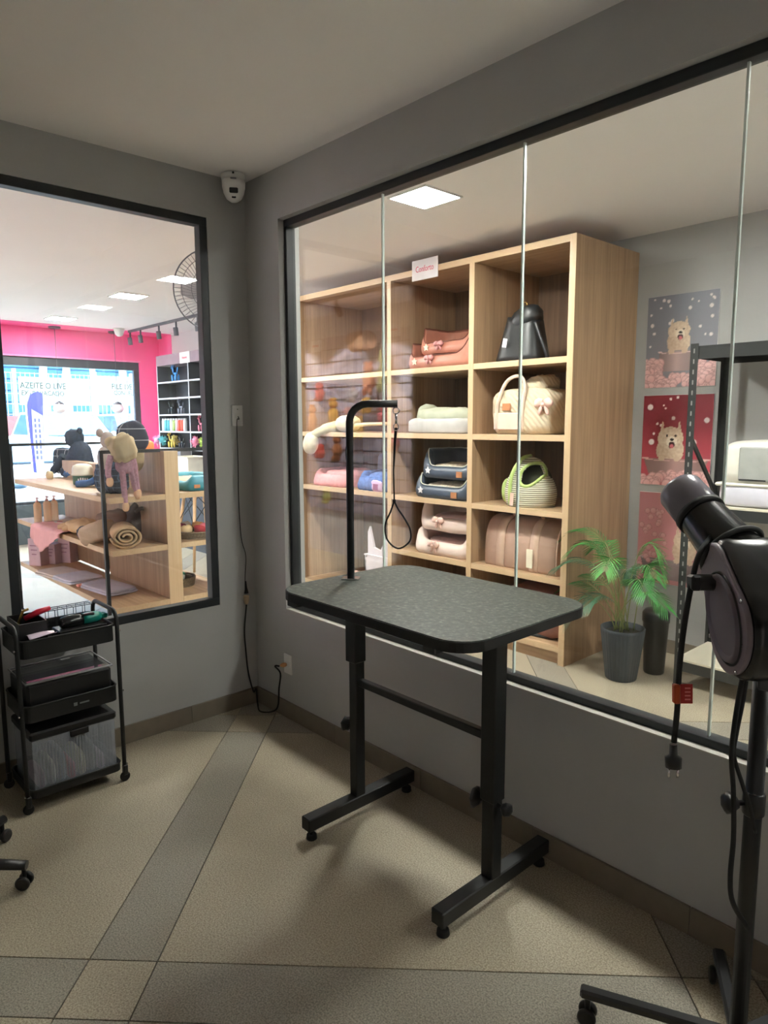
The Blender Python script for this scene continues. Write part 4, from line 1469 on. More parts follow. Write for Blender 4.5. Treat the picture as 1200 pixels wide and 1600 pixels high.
# ------------------------------------------------------------------ potted palm
c = Vector((1.265, 1.90, 0))
t = thing('potted_palm', 'artificial parlour palm in a ribbed charcoal pot beside the oak unit', 'potted plant', c)
POT = pbr('charcoal_ribbed_pot', rgb(62, 68, 74), 0.55, var=0.05)
m = MB().lathe([(0.088, 0.0), (0.094, 0.006), (0.132, 0.31), (0.134, 0.335), (0.126, 0.335), (0.122, 0.30), (0.0, 0.298)], 96, c, mat=0, flute=32, fa=0.022)
m.build('pot', POT, t)
MB().lathe([(0.118, 0.30), (0.09, 0.312), (0.0, 0.318)], 20, c).build('soil', pbr('dark_moss', rgb(52, 50, 40), 0.95, var=0.3, scale=60, bump=0.8, bscale=60), t)
LEAF = [pbr('palm_leaf_a', rgb(58, 128, 58), 0.4, var=0.2, scale=14), pbr('palm_leaf_b', rgb(84, 158, 74), 0.38, var=0.15, scale=14), pbr('palm_leaf_c', rgb(64, 104, 76), 0.35, var=0.15, scale=14)]
STEM = pbr('palm_stem', rgb(128, 136, 84), 0.5)
random.seed(11)
TG = [(888, 862, -.14, 0), (884, 838, -.02, 0), (866, 888, -.20, 2), (880, 918, .02, 0), (912, 948, -.22, 2), (884, 972, -.20, 2), (945, 893, -.22, 1), (1032, 868, .0, 1), (1038, 896, .1, 0), (1024, 905, -.1, 0),
      (1042, 952, -.12, 0), (1010, 930, -.22, 0), (930, 858, .15, 0), (985, 905, .12, 2), (895, 905, .16, 0)]
for i, (u_, v_, dy, mi_) in enumerate(TG):
    tip_ = on(u_, v_, 1, 1.90 + dy)
    base = c + Vector((random.uniform(-0.05, 0.05), random.uniform(-0.05, 0.05), 0.312))
    hv = Vector((tip_.x - base.x, tip_.y - base.y, 0))
    hl = max(hv.length, 0.08)
    up_ = max(tip_.z + 0.07, 0.52)
    mid = base + hv * 0.38 + Vector((0, 0, (up_ - base.z) * 0.86))
    top_ = base + hv * 0.68 + Vector((0, 0, up_ - base.z))
    sp = smoothpts([base, base + hv * 0.12 + Vector((0, 0, (mid.z - base.z) * 0.5)), mid, top_, tip_], 8)
    fr_ = MB().tube(sp, [0.004 - 0.003 * q / (len(sp) - 1) for q in range(len(sp))], 6).build('frond', STEM, t)
    m = MB()
    N = len(sp)
    st = int(N * 0.46)
    cum = [0.0]
    for q in range(st, N - 1):
        cum.append(cum[-1] + (sp[q + 1] - sp[q]).length)
    tot = cum[-1]
    nl = 18
    for q in range(nl):
        s = tot * (q + 0.3) / nl
        j = 0
        while j < len(cum) - 2 and cum[j + 1] < s:
            j += 1
        f_ = (s - cum[j]) / max(cum[j + 1] - cum[j], 1e-6)
        p_ = sp[st + j].lerp(sp[st + j + 1], min(f_, 1))
        dr = (sp[st + j + 1] - sp[st + j]).normalized()
        side = dr.cross(Vector((0, 0, 1)))
        if side.length < 0.1:
            side = Vector((1, 0, 0))
        side.normalize()
        nrm_ = side.cross(dr).normalized()
        frac = q / nl
        ll = 0.135 * (0.35 + 0.75 * math.sin(PI * (0.15 + 0.75 * frac)))
        for sg in (-1, 1):
            dl = (side * sg * (0.95 - 0.35 * frac) + dr * (0.55 + 0.3 * frac) - Vector((0, 0, 0.12))).normalized()
            wv_ = dl.cross(nrm_).normalized() * 0.0042
            a1 = p_ + dl * ll * 0.35 + nrm_ * 0.004
            a2 = p_ + dl * ll * 0.75 - Vector((0, 0, 0.006))
            a3 = p_ + dl * ll - Vector((0, 0, 0.016))
            m.add([p_, a1 + wv_, a1 - Vector((0, 0, 0.003)), a1 - wv_, a2 + wv_ * 0.7, a2 - Vector((0, 0, 0.003)), a2 - wv_ * 0.7, a3],
                  [(0, 2, 1), (0, 3, 2), (1, 2, 5, 4), (2, 3, 6, 5), (4, 5, 7), (5, 6, 7)], True)
    m.build('leaflets', LEAF[mi_], fr_, fixn=False)
c = Vector((1.36, 2.15, 0))
o = MB().lathe([(0.06, 0), (0.065, 0.01), (0.08, 0.34), (0.085, 0.345), (0.085, 0.40), (0.07, 0.42), (0.0, 0.425)], 24, c).build('black_bin', BLACKP, None)
tag(o, 'small black lidded bin standing behind the potted palm', 'bin')

# ------------------------------------------------------------------ dog posters


def poster(label, z0, z1, fn):
    t = thing('dog_poster', label, 'poster', (1.226, 2.59, z0), 'dog posters in a column on the grey wall')
    x0_, x1_ = 0.985, 1.468
    MB().bb(x0_, x1_, 2.592, 2.5995, z0, z1, 0.001).build('board', WCARD, t)
    nu, nv = 88, 112
    vs = [((x0_ + 0.001 + (x1_ - x0_ - 0.002) * i / nu), 2.5915, z0 + 0.001 + (z1 - z0 - 0.002) * j / nv) for i in range(nu + 1) for j in range(nv + 1)]
    fs = [(i * (nv + 1) + j, (i + 1) * (nv + 1) + j, (i + 1) * (nv + 1) + j + 1, i * (nv + 1) + j + 1) for i in range(nu) for j in range(nv)]
    o = MB().add(vs, fs, False).build('print', POSTM, t, fixn=False)
    at = o.data.color_attributes.new('print', 'FLOAT_COLOR', 'POINT')
    buf = []
    for i in range(nu + 1):
        for j in range(nv + 1):
            r, g_, b = fn(i / nu, j / nv * (z1 - z0) / (x1_ - x0_))
            buf += [lin(min(255, max(0, r)) / 255), lin(min(255, max(0, g_)) / 255), lin(min(255, max(0, b)) / 255), 1.0]
    at.data.foreach_set('color', buf)
    return t


pk = NT('poster_print')
at_ = pk.n('ShaderNodeVertexColor', layer_name='print')
pk.l(at_.outputs[0], pk.b.inputs['Base Color'])
pk.b.inputs['Roughness'].default_value = 0.45
POSTM = pk.m


def mixc(a, b, t):
    t = max(0.0, min(1.0, t))
    return tuple(x + (y - x) * t for x, y in zip(a, b))


def ell(u, v, cx, cy, rx_, ry_):
    return ((u - cx) / rx_) ** 2 + ((v - cy) / ry_) ** 2


def dogpaint(bg0, bg1, balls, pom, pomc, dx, dy, ds, tub, pomtop):
    def fn(u, v):
        col = mixc(bg0, bg1, v / 1.3)
        for (x_, y_, r_) in balls:
            e = ell(u, v, x_, y_, r_, r_)
            if e < 1:
                col = mixc((236, 222, 222), col, max(0, e - 0.7) * 3)
        # dog
        n_ = noise.noise(Vector((u * 30, v * 30, 2)))
        f1, f2 = (236, 214, 190), (196, 164, 140)
        U_, V_ = (u - dx) / ds, (v - dy) / ds
        U_ += n_ * 0.05
        if ell(U_, V_, 0.0, -0.75, 0.85, 0.9) < 1 and V_ > -1.35:
            col = mixc(f1, f2, 0.5 + 0.4 * n_ - U_ * 0.3)
        for s in (-1, 1):
            if abs(U_ - s * 0.52) < 0.22 * (1.05 - V_) and 0.3 < V_ < 1.0:
                col = mixc(f1, f2, 0.35 + (0.4 if abs(U_ - s * 0.52) < 0.1 * (1.0 - V_) else 0))
        if ell(U_, V_, 0, 0, 0.8, 0.68) < 1:
            col = mixc(f1, f2, 0.2 + 0.5 * n_ + 0.3 * ell(U_, V_, 0, 0, 0.8, 0.7))
        if ell(U_, V_, 0.08, -0.2, 0.34, 0.3) < 1:
            col = (244, 228, 210)
        if ell(U_, V_, 0.1, -0.42, 0.2, 0.2) < 1:
            col = (74, 30, 34)
        if ell(U_, V_, 0.11, -0.5, 0.12, 0.13) < 1:
            col = (214, 110, 118)
        if ell(U_, V_, 0.1, -0.1, 0.13, 0.09) < 1:
            col = (30, 26, 28)
        for s in (-1, 1):
            if ell(U_, V_, 0.05 + s * 0.28, 0.13, 0.07, 0.06) < 1:
                col = (36, 28, 28)
        # tub
        tx, ty, tw, th_, tc = tub
        if abs(u - tx) < tw * (0.82 + 0.18 * (v - ty + th_) / th_) and ty - th_ < v < ty:
            col = mixc(tc, tuple(x * 0.7 for x in tc), abs(u - tx) / tw)
        e = ell(u, v, tx, ty, tw, 0.035)
        if 0.72 < e < 1.12 and v < ty + 0.01:
            col = tuple(min(255, x * 1.2) for x in tc)
        # paws on the rim
        for s in (-0.5, 0.45):
            if ell(u, v, dx + s * ds, ty + 0.0, 0.045, 0.04) < 1:
                col = (216, 188, 164)
        # pompoms
        for (x_, y_, r_) in pom:
            e = ell(u, v, x_, y_, r_, r_)
            if e < 1:
                col = mixc(mixc(pomc, (255, 236, 232), 0.35 + 2.2 * (v - y_) - 1.2 * (u - x_)), tuple(x * 0.7 for x in pomc), max(0, e - 0.5) * 1.3)
        return col
    return fn


random.seed(5)


def pompoms(top, n, r0, r1, xs=(0, 1)):
    q = [(random.uniform(*xs), random.uniform(0, 1) * top, random.uniform(r0, r1)) for _ in range(n)]
    return sorted(q, key=lambda a: -a[1])


balls1 = [(random.uniform(0.05, 0.95), random.uniform(0.55, 1.25), random.uniform(0.014, 0.03)) for _ in range(26)]
p1 = dogpaint((140, 138, 146), (126, 128, 140), balls1, pompoms(0.36, 60, 0.04, 0.075, (0, 0.22)) + pompoms(0.34, 55, 0.04, 0.075, (0.75, 1)) + pompoms(0.16, 60, 0.04, 0.07), (222, 160, 160), 0.47, 0.77, 0.195, (0.45, 0.50, 0.26, 0.28, (196, 168, 166)), 0.3)
poster('poster of white dog in cup on grey background, top of the column', 1.857, 2.472, p1)
balls2 = [(0.1, 1.12, 0.045), (0.92, 0.93, 0.04), (0.14, 0.62, 0.045), (0.45, 0.96, 0.03), (0.33, 1.1, 0.015), (0.4, 1.23, 0.02), (0.5, 1.25, 0.02), (0.22, 0.88, 0.02), (0.28, 0.86, 0.025), (0.17, 0.74, 0.02), (0.75, 0.62, 0.05), (0.3, 1.14, 0.014)]
p2 = dogpaint((196, 76, 90), (140, 46, 60), balls2, pompoms(0.17, 50, 0.05, 0.085, (0.02, 0.98)), (228, 150, 150), 0.42, 0.68, 0.235, (0.5, 0.385, 0.47, 0.22, (190, 150, 146)), 0.2)
poster('poster of white dog in tub on crimson background, middle of the column', 1.185, 1.806, p2)
p3 = dogpaint((206, 142, 144), (198, 130, 136), [], pompoms(1.1, 46, 0.03, 0.05, (0.02, 0.42)), (190, 112, 116), 0.70, 0.66, 0.2, (0.55, 0.36, 0.5, 0.30, (150, 128, 130)), 0.2)
poster('poster of white dog on dusty pink background, lowest of the column', 0.49, 1.132, p3)

# ------------------------------------------------------------------ black rack with litter box
RX0, RX1, RY0, RY1 = 1.55, 2.75, 2.02, 2.50
t = thing('storage_rack', 'black slotted steel rack with white shelves by the grey wall', 'rack', ((RX0 + RX1) / 2, 2.26, 0))
RK = pbr('black_slotted_steel', rgb(40, 42, 42), 0.5, var=0.08)
SLT = pbr('slot_metal_grey', rgb(150, 150, 146), 0.5)
for xx in (RX0, RX1):
    for yy in (RY0, RY1):
        sx = 1 if xx == RX0 else -1
        sy = 1 if yy == RY0 else -1
        m = MB()
        m.bb(xx, xx + sx * 0.045, yy, yy + sy * 0.003, 0.012, 2.075)
        m.bb(xx, xx + sx * 0.003, yy, yy + sy * 0.045, 0.012, 2.075)
        po = m.build('post', RK, t)
        m = MB()
        q = 0.1
        while q < 2.05:
            m.bb(xx + sx * 0.018, xx + sx * 0.026, yy - sy * 0.001, yy, q, q + 0.026)
            m.bb(xx - sx * 0.001, xx, yy + sy * 0.018, yy + sy * 0.026, q, q + 0.026)
            q += 0.06
        m.build('slots', SLT, po)
        MB().bb(xx - 0.004 * sx, xx + sx * 0.06, yy - 0.004 * sy, yy + sy * 0.06, 0, 0.012, 0.002).build('foot', BLACKP, t)
BRD = pbr('white_rack_board', rgb(214, 208, 188), 0.5, var=0.03)
for zz in (0.177, 1.138, 2.06):
    MB().bb(RX0 + 0.004, RX1 - 0.004, RY0 + 0.004, RY1 - 0.004, zz - 0.012, zz, 0.001).build('shelf_board', BRD if zz < 2 else RK, t)
    for yy in (RY0 + 0.005, RY1 - 0.008):
        MB().bb(RX0 + 0.005, RX1 - 0.005, yy, yy + 0.003, zz - 0.075, zz - 0.012).build('beam', RK, t)
    for xx in (RX0 + 0.005, RX1 - 0.008):
        MB().bb(xx, xx + 0.003, RY0 + 0.006, RY1 - 0.006, zz - 0.065, zz - 0.012).build('end_beam', RK, t)
for xx in (RX0 + 0.005, RX1 - 0.005):
    MB().bar((xx, RY0 + 0.02, 1.56), (xx, RY1 - 0.02, 1.16), 0.012, 0.03).build('brace', RK, t)
c = Vector((2.02, 2.27, 1.138))
t = thing('litter_box', 'white hooded cat litter box with grey flap on the rack shelf', 'litter box', c)
LAV = pbr('lavender_white_plastic', rgb(210, 208, 220), 0.4)
WPL = pbr('warm_white_plastic', rgb(232, 228, 216), 0.4)
MB().blob(c + Vector((0, 0, 0.065)), (0.60, 0.42, 0.13), None, 0.25, 0.28, nu=48, nv=14, flat=-0.064).build('basin', LAV, t)
MB().bb(c.x - 0.305, c.x + 0.305, c.y - 0.215, c.y + 0.215, c.z + 0.118, c.z + 0.138, 0.008).build('rim', WPL, t)
MB().blob(c + Vector((0, 0, 0.20)), (0.58, 0.40, 0.36), None, 0.3, 0.28, nu=48, nv=18, flat=-0.07).build('hood', WPL, t)
fl = MB().bb(c.x - 0.18, c.x + 0.2, c.y - 0.212, c.y - 0.196, c.z + 0.15, c.z + 0.345, 0.007).build('flap', pbr('grey_translucent_plastic', rgb(170, 172, 168), 0.3), t)
MB().bb(c.x - 0.172, c.x - 0.03, c.y - 0.216, c.y - 0.2115, c.z + 0.155, c.z + 0.163, 0.001).build('flap_seal', BLACKP, fl)
MB().bb(c.x + 0.03, c.x + 0.17, c.y - 0.216, c.y - 0.2115, c.z + 0.155, c.z + 0.163, 0.001).build('flap_seal', BLACKP, fl)
MB().bb(c.x - 0.05, c.x + 0.05, c.y - 0.03, c.y + 0.03, c.z + 0.375, c.z + 0.395, 0.006).build('handle', WPL, t)
# ------------------------------------------------------------------ display gondola in the left shop
GX0, GX1 = -3.18, -1.05
t = thing('display_gondola', 'oak display shelving with central spine and black end frames in the shop', 'display shelf', ((GX0 + GX1) / 2, 0.02, 0))
MB().bb(-2.12, GX1 - 0.003, -0.03, 0.065, 0.0, 1.44).build('spine_panel', WOOD, t)
MB().bb(-3.12, -2.24, -0.03, 0.065, 0.44, 1.30).build('spine_panel', WOOD, t)
MB().bb(GX1 - 0.003, GX1, -0.032, 0.067, 0.0, 1.44).build('spine_edge', EDGE, t)
for zt_ in (1.15, 0.805, 0.425):
    for (ya, yb) in ((-0.41, -0.031), (0.066, 0.47)):
        o = MB().bb(GX0, GX1 - 0.002, ya + 0.003, yb - 0.003, zt_ - 0.036, zt_).build('shelf_board', WOODX, t)
        m = MB()
        if ya < 0:
            m.bb(GX0, GX1, ya, ya + 0.003, zt_ - 0.036, zt_)
        else:
            m.bb(GX0, GX1, yb - 0.003, yb, zt_ - 0.036, zt_)
        m.bb(GX1 - 0.002, GX1, ya + 0.003, yb - 0.003, zt_ - 0.036, zt_)
        m.build('edge_band', EDGEX, o)
for xx in (-3.185, -1.118):
    a, b = -0.425, 0.485
    MB().bb(xx - 0.011, xx + 0.011, a - 0.011, a + 0.011, 0, 1.455).build('frame_post', BLACKF, t)
    MB().bb(xx - 0.011, xx + 0.011, b - 0.011, b + 0.011, 0, 1.455).build('frame_post', BLACKF, t)
    MB().bb(xx - 0.011, xx + 0.011, a + 0.011, b - 0.011, 1.433, 1.455).build('frame_bar', BLACKF, t)
    for yy in (a, b):
        MB().bb(xx - 0.03, xx + 0.03, yy - 0.011, yy + 0.011, 0, 0.008).build('foot', BLACKF, t)
ZT, ZM, ZB = 1.15, 0.805, 0.425
NAVYC = pbr('navy_star_print', rgb(44, 58, 78), 0.9, var=0.3, scale=40)
PLD = plaid('navy_white_plaid', rgb(52, 62, 80), rgb(190, 196, 206), 17, 0.07)
PLD2 = plaid('dark_tartan', rgb(44, 54, 70), rgb(84, 104, 126), 24, 0.12)
DENIM = pbr('blue_denim', rgb(58, 98, 148), 0.85, var=0.2, scale=30)
p = on(118, 744, 2, ZT)
t = thing('navy_pet_coat', 'navy star print hooded pet coat standing on the top shelf', 'pet coat', p)
m = MB()
m.lathe([(0.15, 0.0), (0.155, 0.03), (0.13, 0.12), (0.10, 0.22), (0.085, 0.27), (0.05, 0.31), (0.0, 0.33)], 26, p + Vector((0.0, 0.02, 0)), (0.12, 0.1, 1), flute=5, fa=0.05)
m.build('coat_body', NAVYC, t)
MB().blob(p + Vector((-0.03, 0.02, 0.345)), (0.16, 0.16, 0.16), None, 0.9, 0.9, 0.012, 3, 3, 22, 14).build('hood', NAVYC, t)
MB().blob(p + Vector((0.03, 0.05, 0.41)), (0.06, 0.05, 0.06), nu=12, nv=8).build('hood_ear', NAVYC, t)
MB().tube(smoothpts([p + Vector((-0.08, -0.06, 0.18)), p + Vector((-0.14, -0.10, 0.10)), p + Vector((-0.20, -0.13, 0.04))], 4), [0.04] * 4 + [0.035] * 4 + [0.03], 12).build('sleeve', NAVYC, t)
o = p + Vector((-0.22, -0.02, 0.13))
t = thing('plaid_cushion', 'navy and white plaid cushion standing left of the navy pet coat', 'cushion', Vector((o.x, o.y, ZT)))
MB().blob(o, (0.20, 0.10, 0.24), rz(0.7) @ ry(0.1), 0.45, 0.7, 0.008, 3, 2, 26, 14, flat=-0.128).build('cover', PLD, t)
p = on(70, 739, 2, ZT)
p.x, p.y = max(p.x, -3.0), max(p.y, -0.3)
o = MB().blob(p + Vector((0.02, 0.03, 0.03)), (0.30, 0.16, 0.07), rz(0.2), 0.8, 0.8, 0.02, 4, 5, 26, 10, flat=-0.03).build('blue_cloth', DENIM)
tag(o, 'crumpled blue cloth at the far end of the top shelf', 'cloth')
o = MB().blob(on(78, 749, 2, ZT) + Vector((0, 0, 0.035)), (0.08, 0.06, 0.07), None, 0.8, 0.8, 0.01, 4, 3, 14, 8, flat=-0.034).build('beige_pouch', pbr('beige_canvas', rgb(200, 184, 150), 0.9))
tag(o, 'small beige pouch before the navy coat hem', 'pouch')
p = on(130, 757, 2, ZT)
t = thing('ice_bucket_tub', 'green labelled tub with rounded white lid on the top shelf', 'tub', p)
MB().lathe([(0.066, 0), (0.072, 0.005), (0.075, 0.07), (0.078, 0.075)], 28, p).build('tub', pbr('green_label', rgb(54, 104, 88), 0.45), t)
MB().lathe([(0.082, 0.074), (0.082, 0.086), (0.078, 0.092), (0.077, 0.125), (0.068, 0.15), (0.04, 0.162), (0, 0.165)], 28, p).build('lid', pbr('ivory_plastic', rgb(226, 222, 204), 0.4), t)
dv = (CAM - p)
dv = Vector((dv.x, dv.y, 0)).normalized()
sv = Vector((-dv.y, dv.x, 0))
m = MB()
for q in range(5):
    m.box(p + dv * (0.0745 - 0.002 * abs(q - 2)) + sv * ((q - 2) * 0.016) + Vector((0, 0, 0.042 + 0.004 * (q % 2))), (0.01, 0.003, 0.02 + 0.006 * (q % 3)), Matrix((sv, dv, Vector((0, 0, 1)))).transposed())
m.build('label_marks', WCARD, t)
p = on(140, 760, 2, ZT)
t = thing('denim_pet_trousers', 'blue denim pet trousers lying beside the near frame post', 'pet clothes', p)
MB().tube(smoothpts([p + Vector((-0.05, -0.05, 0.022)), p + Vector((0.02, 0.0, 0.03)), p + Vector((0.10, 0.04, 0.07)), p + Vector((0.16, 0.08, 0.11))], 4), 0.026, 10).build('trouser_leg', DENIM, t)
MB().tube(smoothpts([p + Vector((-0.01, -0.09, 0.022)), p + Vector((0.05, -0.03, 0.03)), p + Vector((0.12, 0.03, 0.07)), p + Vector((0.17, 0.07, 0.11))], 4), 0.026, 10).build('trouser_leg', DENIM, t)
p = on(168, 772, 2, ZT)
t = thing('tartan_pet_coat', 'dark tartan pet coat slumped behind the near frame post', 'pet coat', p)
MB().blob(p + Vector((-0.04, 0.05, 0.11)), (0.26, 0.16, 0.24), rz(0.4), 0.8, 0.8, 0.025, 3, 6, 28, 14, flat=-0.108).build('body', PLD2, t)
MB().blob(p + Vector((-0.06, 0.08, 0.26)), (0.12, 0.10, 0.16), rz(0.4), 0.8, 0.8, 0.015, 3, 7, 18, 10).build('collar', PLD2, t)

# floppy plush draped over the end frame
hd_ = on(188, 700, 0, -1.09)
t = thing('floppy_plush', 'floppy plush with beige head and mauve limbs draped over frame bar', 'plush toy', Vector((hd_.x, hd_.y, ZT)))
BGE = pbr('beige_sackcloth', rgb(190, 172, 140), 0.9, bump=0.4, bscale=150)
MAU = pbr('mauve_heather_knit', rgb(176, 136, 152), 0.95, var=0.2, scale=70, bump=0.5, bscale=140)
PEA = pbr('peach_felt', rgb(224, 184, 150), 0.9)
MB().blob(hd_ + Vector((0.03, 0, 0.0)), (0.13, 0.16, 0.17), rx(0.35), 0.55, 0.7, 0.02, 3, 3, 26, 16).build('head', BGE, t)
for (u_, v_) in ((172, 690), (190, 683)):
    MB().blob(on(u_, v_, 0, -1.07), (0.05, 0.07, 0.06), rx(0.5), 0.8, 0.8, nu=14, nv=8).build('ear', BGE, t)
MB().blob(on(196, 726, 0, -1.075), (0.09, 0.13, 0.12), None, 0.8, 0.8, nu=18, nv=10).build('torso', MAU, t)
for pts_ in (((174, 712), (170, 725), (169, 740), (171, 748)), ((190, 728), (192, 745), (194, 765), (196, 787)), ((202, 722), (206, 740), (210, 757), (214, 768)), ((206, 712), (210, 728), (212, 745), (215, 766))):
    q = smoothpts([on(a, b, 0, -1.06) for a, b in pts_], 5)
    lb = MB().tube(q, [0.017 + 0.004 * (1 - i / len(q)) for i in range(len(q))], 12).build('limb', MAU, t)
    e = q[-1]
    MB().blob(e + Vector((0.004, 0, -0.02)), (0.042, 0.045, 0.065), None, 0.85, 0.85, nu=14, nv=8).build('paw', PEA, lb)
p = on(207, 683, 0, -1.25)
t = thing('round_plaid_cushion', 'round navy plaid cushion propped behind the floppy plush', 'cushion', p - Vector((0, 0, 0.1)))
MB().blob(p, (0.10, 0.20, 0.22), rz(-0.3) @ rx(0.3), 0.8, 0.9, 0.004, 3, 2, 28, 16).build('cover', plaid('navy_plaid_fine', rgb(58, 62, 80), rgb(190, 196, 210), 13, 0.06), t)
MB().blob(p + Vector((-0.04, 0.0, -0.14)), (0.12, 0.17, 0.2), None, 0.7, 0.8, 0.01, 3, 4, 22, 12).build('filling_pouch', pbr('khaki_cloth', rgb(176, 160, 128), 0.9), t)
p = on(168, 688, 0, -1.35)
t = thing('grey_plush_mouse', 'small grey plush behind the floppy plush head', 'plush toy', p - Vector((0, 0, 0.06)))
GRP = pbr('warm_grey_plush', rgb(190, 176, 170), 0.95, bump=0.3, bscale=150)
MB().blob(p, (0.09, 0.10, 0.12), nu=18, nv=12).build('head', GRP, t)
MB().blob(p + Vector((0, -0.03, -0.12)), (0.08, 0.09, 0.16), nu=16, nv=10).build('body', GRP, t)
MB().blob(p + Vector((0, -0.05, 0.05)), (0.03, 0.05, 0.06), nu=10, nv=6).build('ear', GRP, t)
p = on(229, 698, 0, -1.5)
o = MB().blob(p, (0.08, 0.10, 0.09), None, 0.6, 0.6, 0.004, 3, 2, 16, 10).build('orange_pouch', pbr('orange_nylon', rgb(240, 150, 84), 0.6))
tag(o, 'small orange pouch peeking over the end frame bar', 'pouch')

# middle shelf
KRAFT = pbr('khaki_beige_fleece', rgb(194, 164, 126), 0.95, bump=0.2, bscale=120)
p = on(199, 857, 2, ZM)
t = thing('rolled_blanket', 'beige fleece blanket rolled up on the middle shelf', 'blanket', p)
ax_ = Vector((-0.9, 0.25, 0)).normalized()
sp_ = []
for q in range(64):
    a = q / 63 * 2 * PI * 2.9
    r = 0.016 + 0.066 * q / 63
    sp_.append((r * math.cos(a) * 1.22, r * math.sin(a) * 0.9 + 0.075))
sd_ = Vector((-ax_.y, ax_.x, 0))
vs, fs = [], []
for (lx, rr) in ((0.0, 1), (0.30, 1.0)):
    for (a, b) in sp_:
        vs.append(p + ax_ * lx + sd_ * a + Vector((0, 0, b)))
n = len(sp_)
for q in range(n - 1):
    fs.append((q, q + 1, n + q + 1, n + q))
MB().add(vs, fs, True).build('roll', KRAFT, t, solid=0.014)
p = on(214, 838, 2, ZM)
t = thing('dark_fleece_bundle', 'dark grey brown fleece bundle behind the rolled blanket', 'cloth', p)
MB().blob(p + Vector((-0.03, 0.05, 0.12)), (0.18, 0.22, 0.25), rx(-0.4), 0.8, 0.8, 0.02, 3, 4, 26, 14, flat=-0.12).build('bundle', pbr('dark_taupe_fleece', rgb(92, 82, 78), 0.95, bump=0.4, bscale=140), t)
MB().tube(smoothpts([p + Vector((0.07, -0.03, 0.19)), p + Vector((0.10, 0.0, 0.215)), p + Vector((0.10, 0.04, 0.20))], 4), 0.014, 8).build('loop', D.materials['dark_taupe_fleece'], t)
p = on(176, 838, 2, ZM)
o = MB().blob(p + Vector((-0.05, 0.06, 0.09)), (0.30, 0.26, 0.19), rz(0.5), 0.7, 0.8, 0.02, 3, 5, 26, 14, flat=-0.088).build('fleece_pad', pbr('brown_grey_fleece', rgb(140, 118, 104), 0.95, bump=0.3, bscale=120))
tag(o, 'brown grey padded mat behind the near frame post', 'pad')
p = on(150, 848, 2, ZM)
o = MB().blob(p + Vector((-0.02, 0.02, 0.07)), (0.26, 0.14, 0.15), rz(0.6) @ ry(-0.35), 0.6, 0.5, 0.01, 3, 5, 24, 12).build('wedge_cushion', pbr('oatmeal_cotton', rgb(192, 170, 146), 0.9))
tag(o, 'oatmeal wedge cushion left of the rolled blanket', 'cushion')
p = on(131, 843, 2, ZM)
o = MB().blob(p + Vector((0, 0.02, 0.045)), (0.12, 0.10, 0.10), rz(0.6), 0.7, 0.7, 0.015, 4, 6, 18, 10, flat=-0.044).build('dark_pouch', pbr('slate_cloth', rgb(62, 74, 92), 0.9))
tag(o, 'dark slate pouch on the middle shelf edge', 'pouch')
p = on(112, 834, 2, ZM)
t = thing('sand_pet_coat', 'sand coloured fleece pet coat lying on the middle shelf', 'pet coat', p)
SAND = pbr('sand_fleece', rgb(208, 178, 138), 0.95, bump=0.3, bscale=120)
MB().blob(p + Vector((0.05, 0.08, 0.05)), (0.42, 0.20, 0.11), rz(0.1), 0.8, 0.8, 0.025, 3, 7, 28, 12, flat=-0.049).build('body', SAND, t)
for dx in (-0.12, -0.02):
    MB().tube(smoothpts([p + Vector((dx, 0.05, 0.05)), p + Vector((dx - 0.04, 0.0, 0.04)), p + Vector((dx - 0.07, -0.02, 0.026))], 4), 0.028, 10).build('sleeve', SAND, t)
p = on(78, 827, 2, ZM)
PKC = pbr('blush_pink_cloth', rgb(232, 176, 176), 0.9, var=0.06)
t = thing('pink_cloth', 'blush pink cloth draped over the middle shelf edge', 'cloth', Vector((p.x, p.y, ZM - 0.2)))
e0, e1 = on(52, 826, 1, -0.425), on(96, 838, 1, -0.425)


def drape(u, v):
    base = e0.lerp(e1, u)
    fold = 0.012 * math.sin(u * 17 + v * 2)
    if v < 0.4:
        s = v / 0.4
        return (base.x, -0.425 + 0.20 * (1 - s), ZM + 0.008 + abs(fold))
    s = (v - 0.4) / 0.6
    drop = 0.20 * (1 - abs(u - 0.35) * 1.35)
    return (base.x, -0.430 - 0.012 * s - abs(fold), ZM + 0.008 - s * max(drop, 0.03))


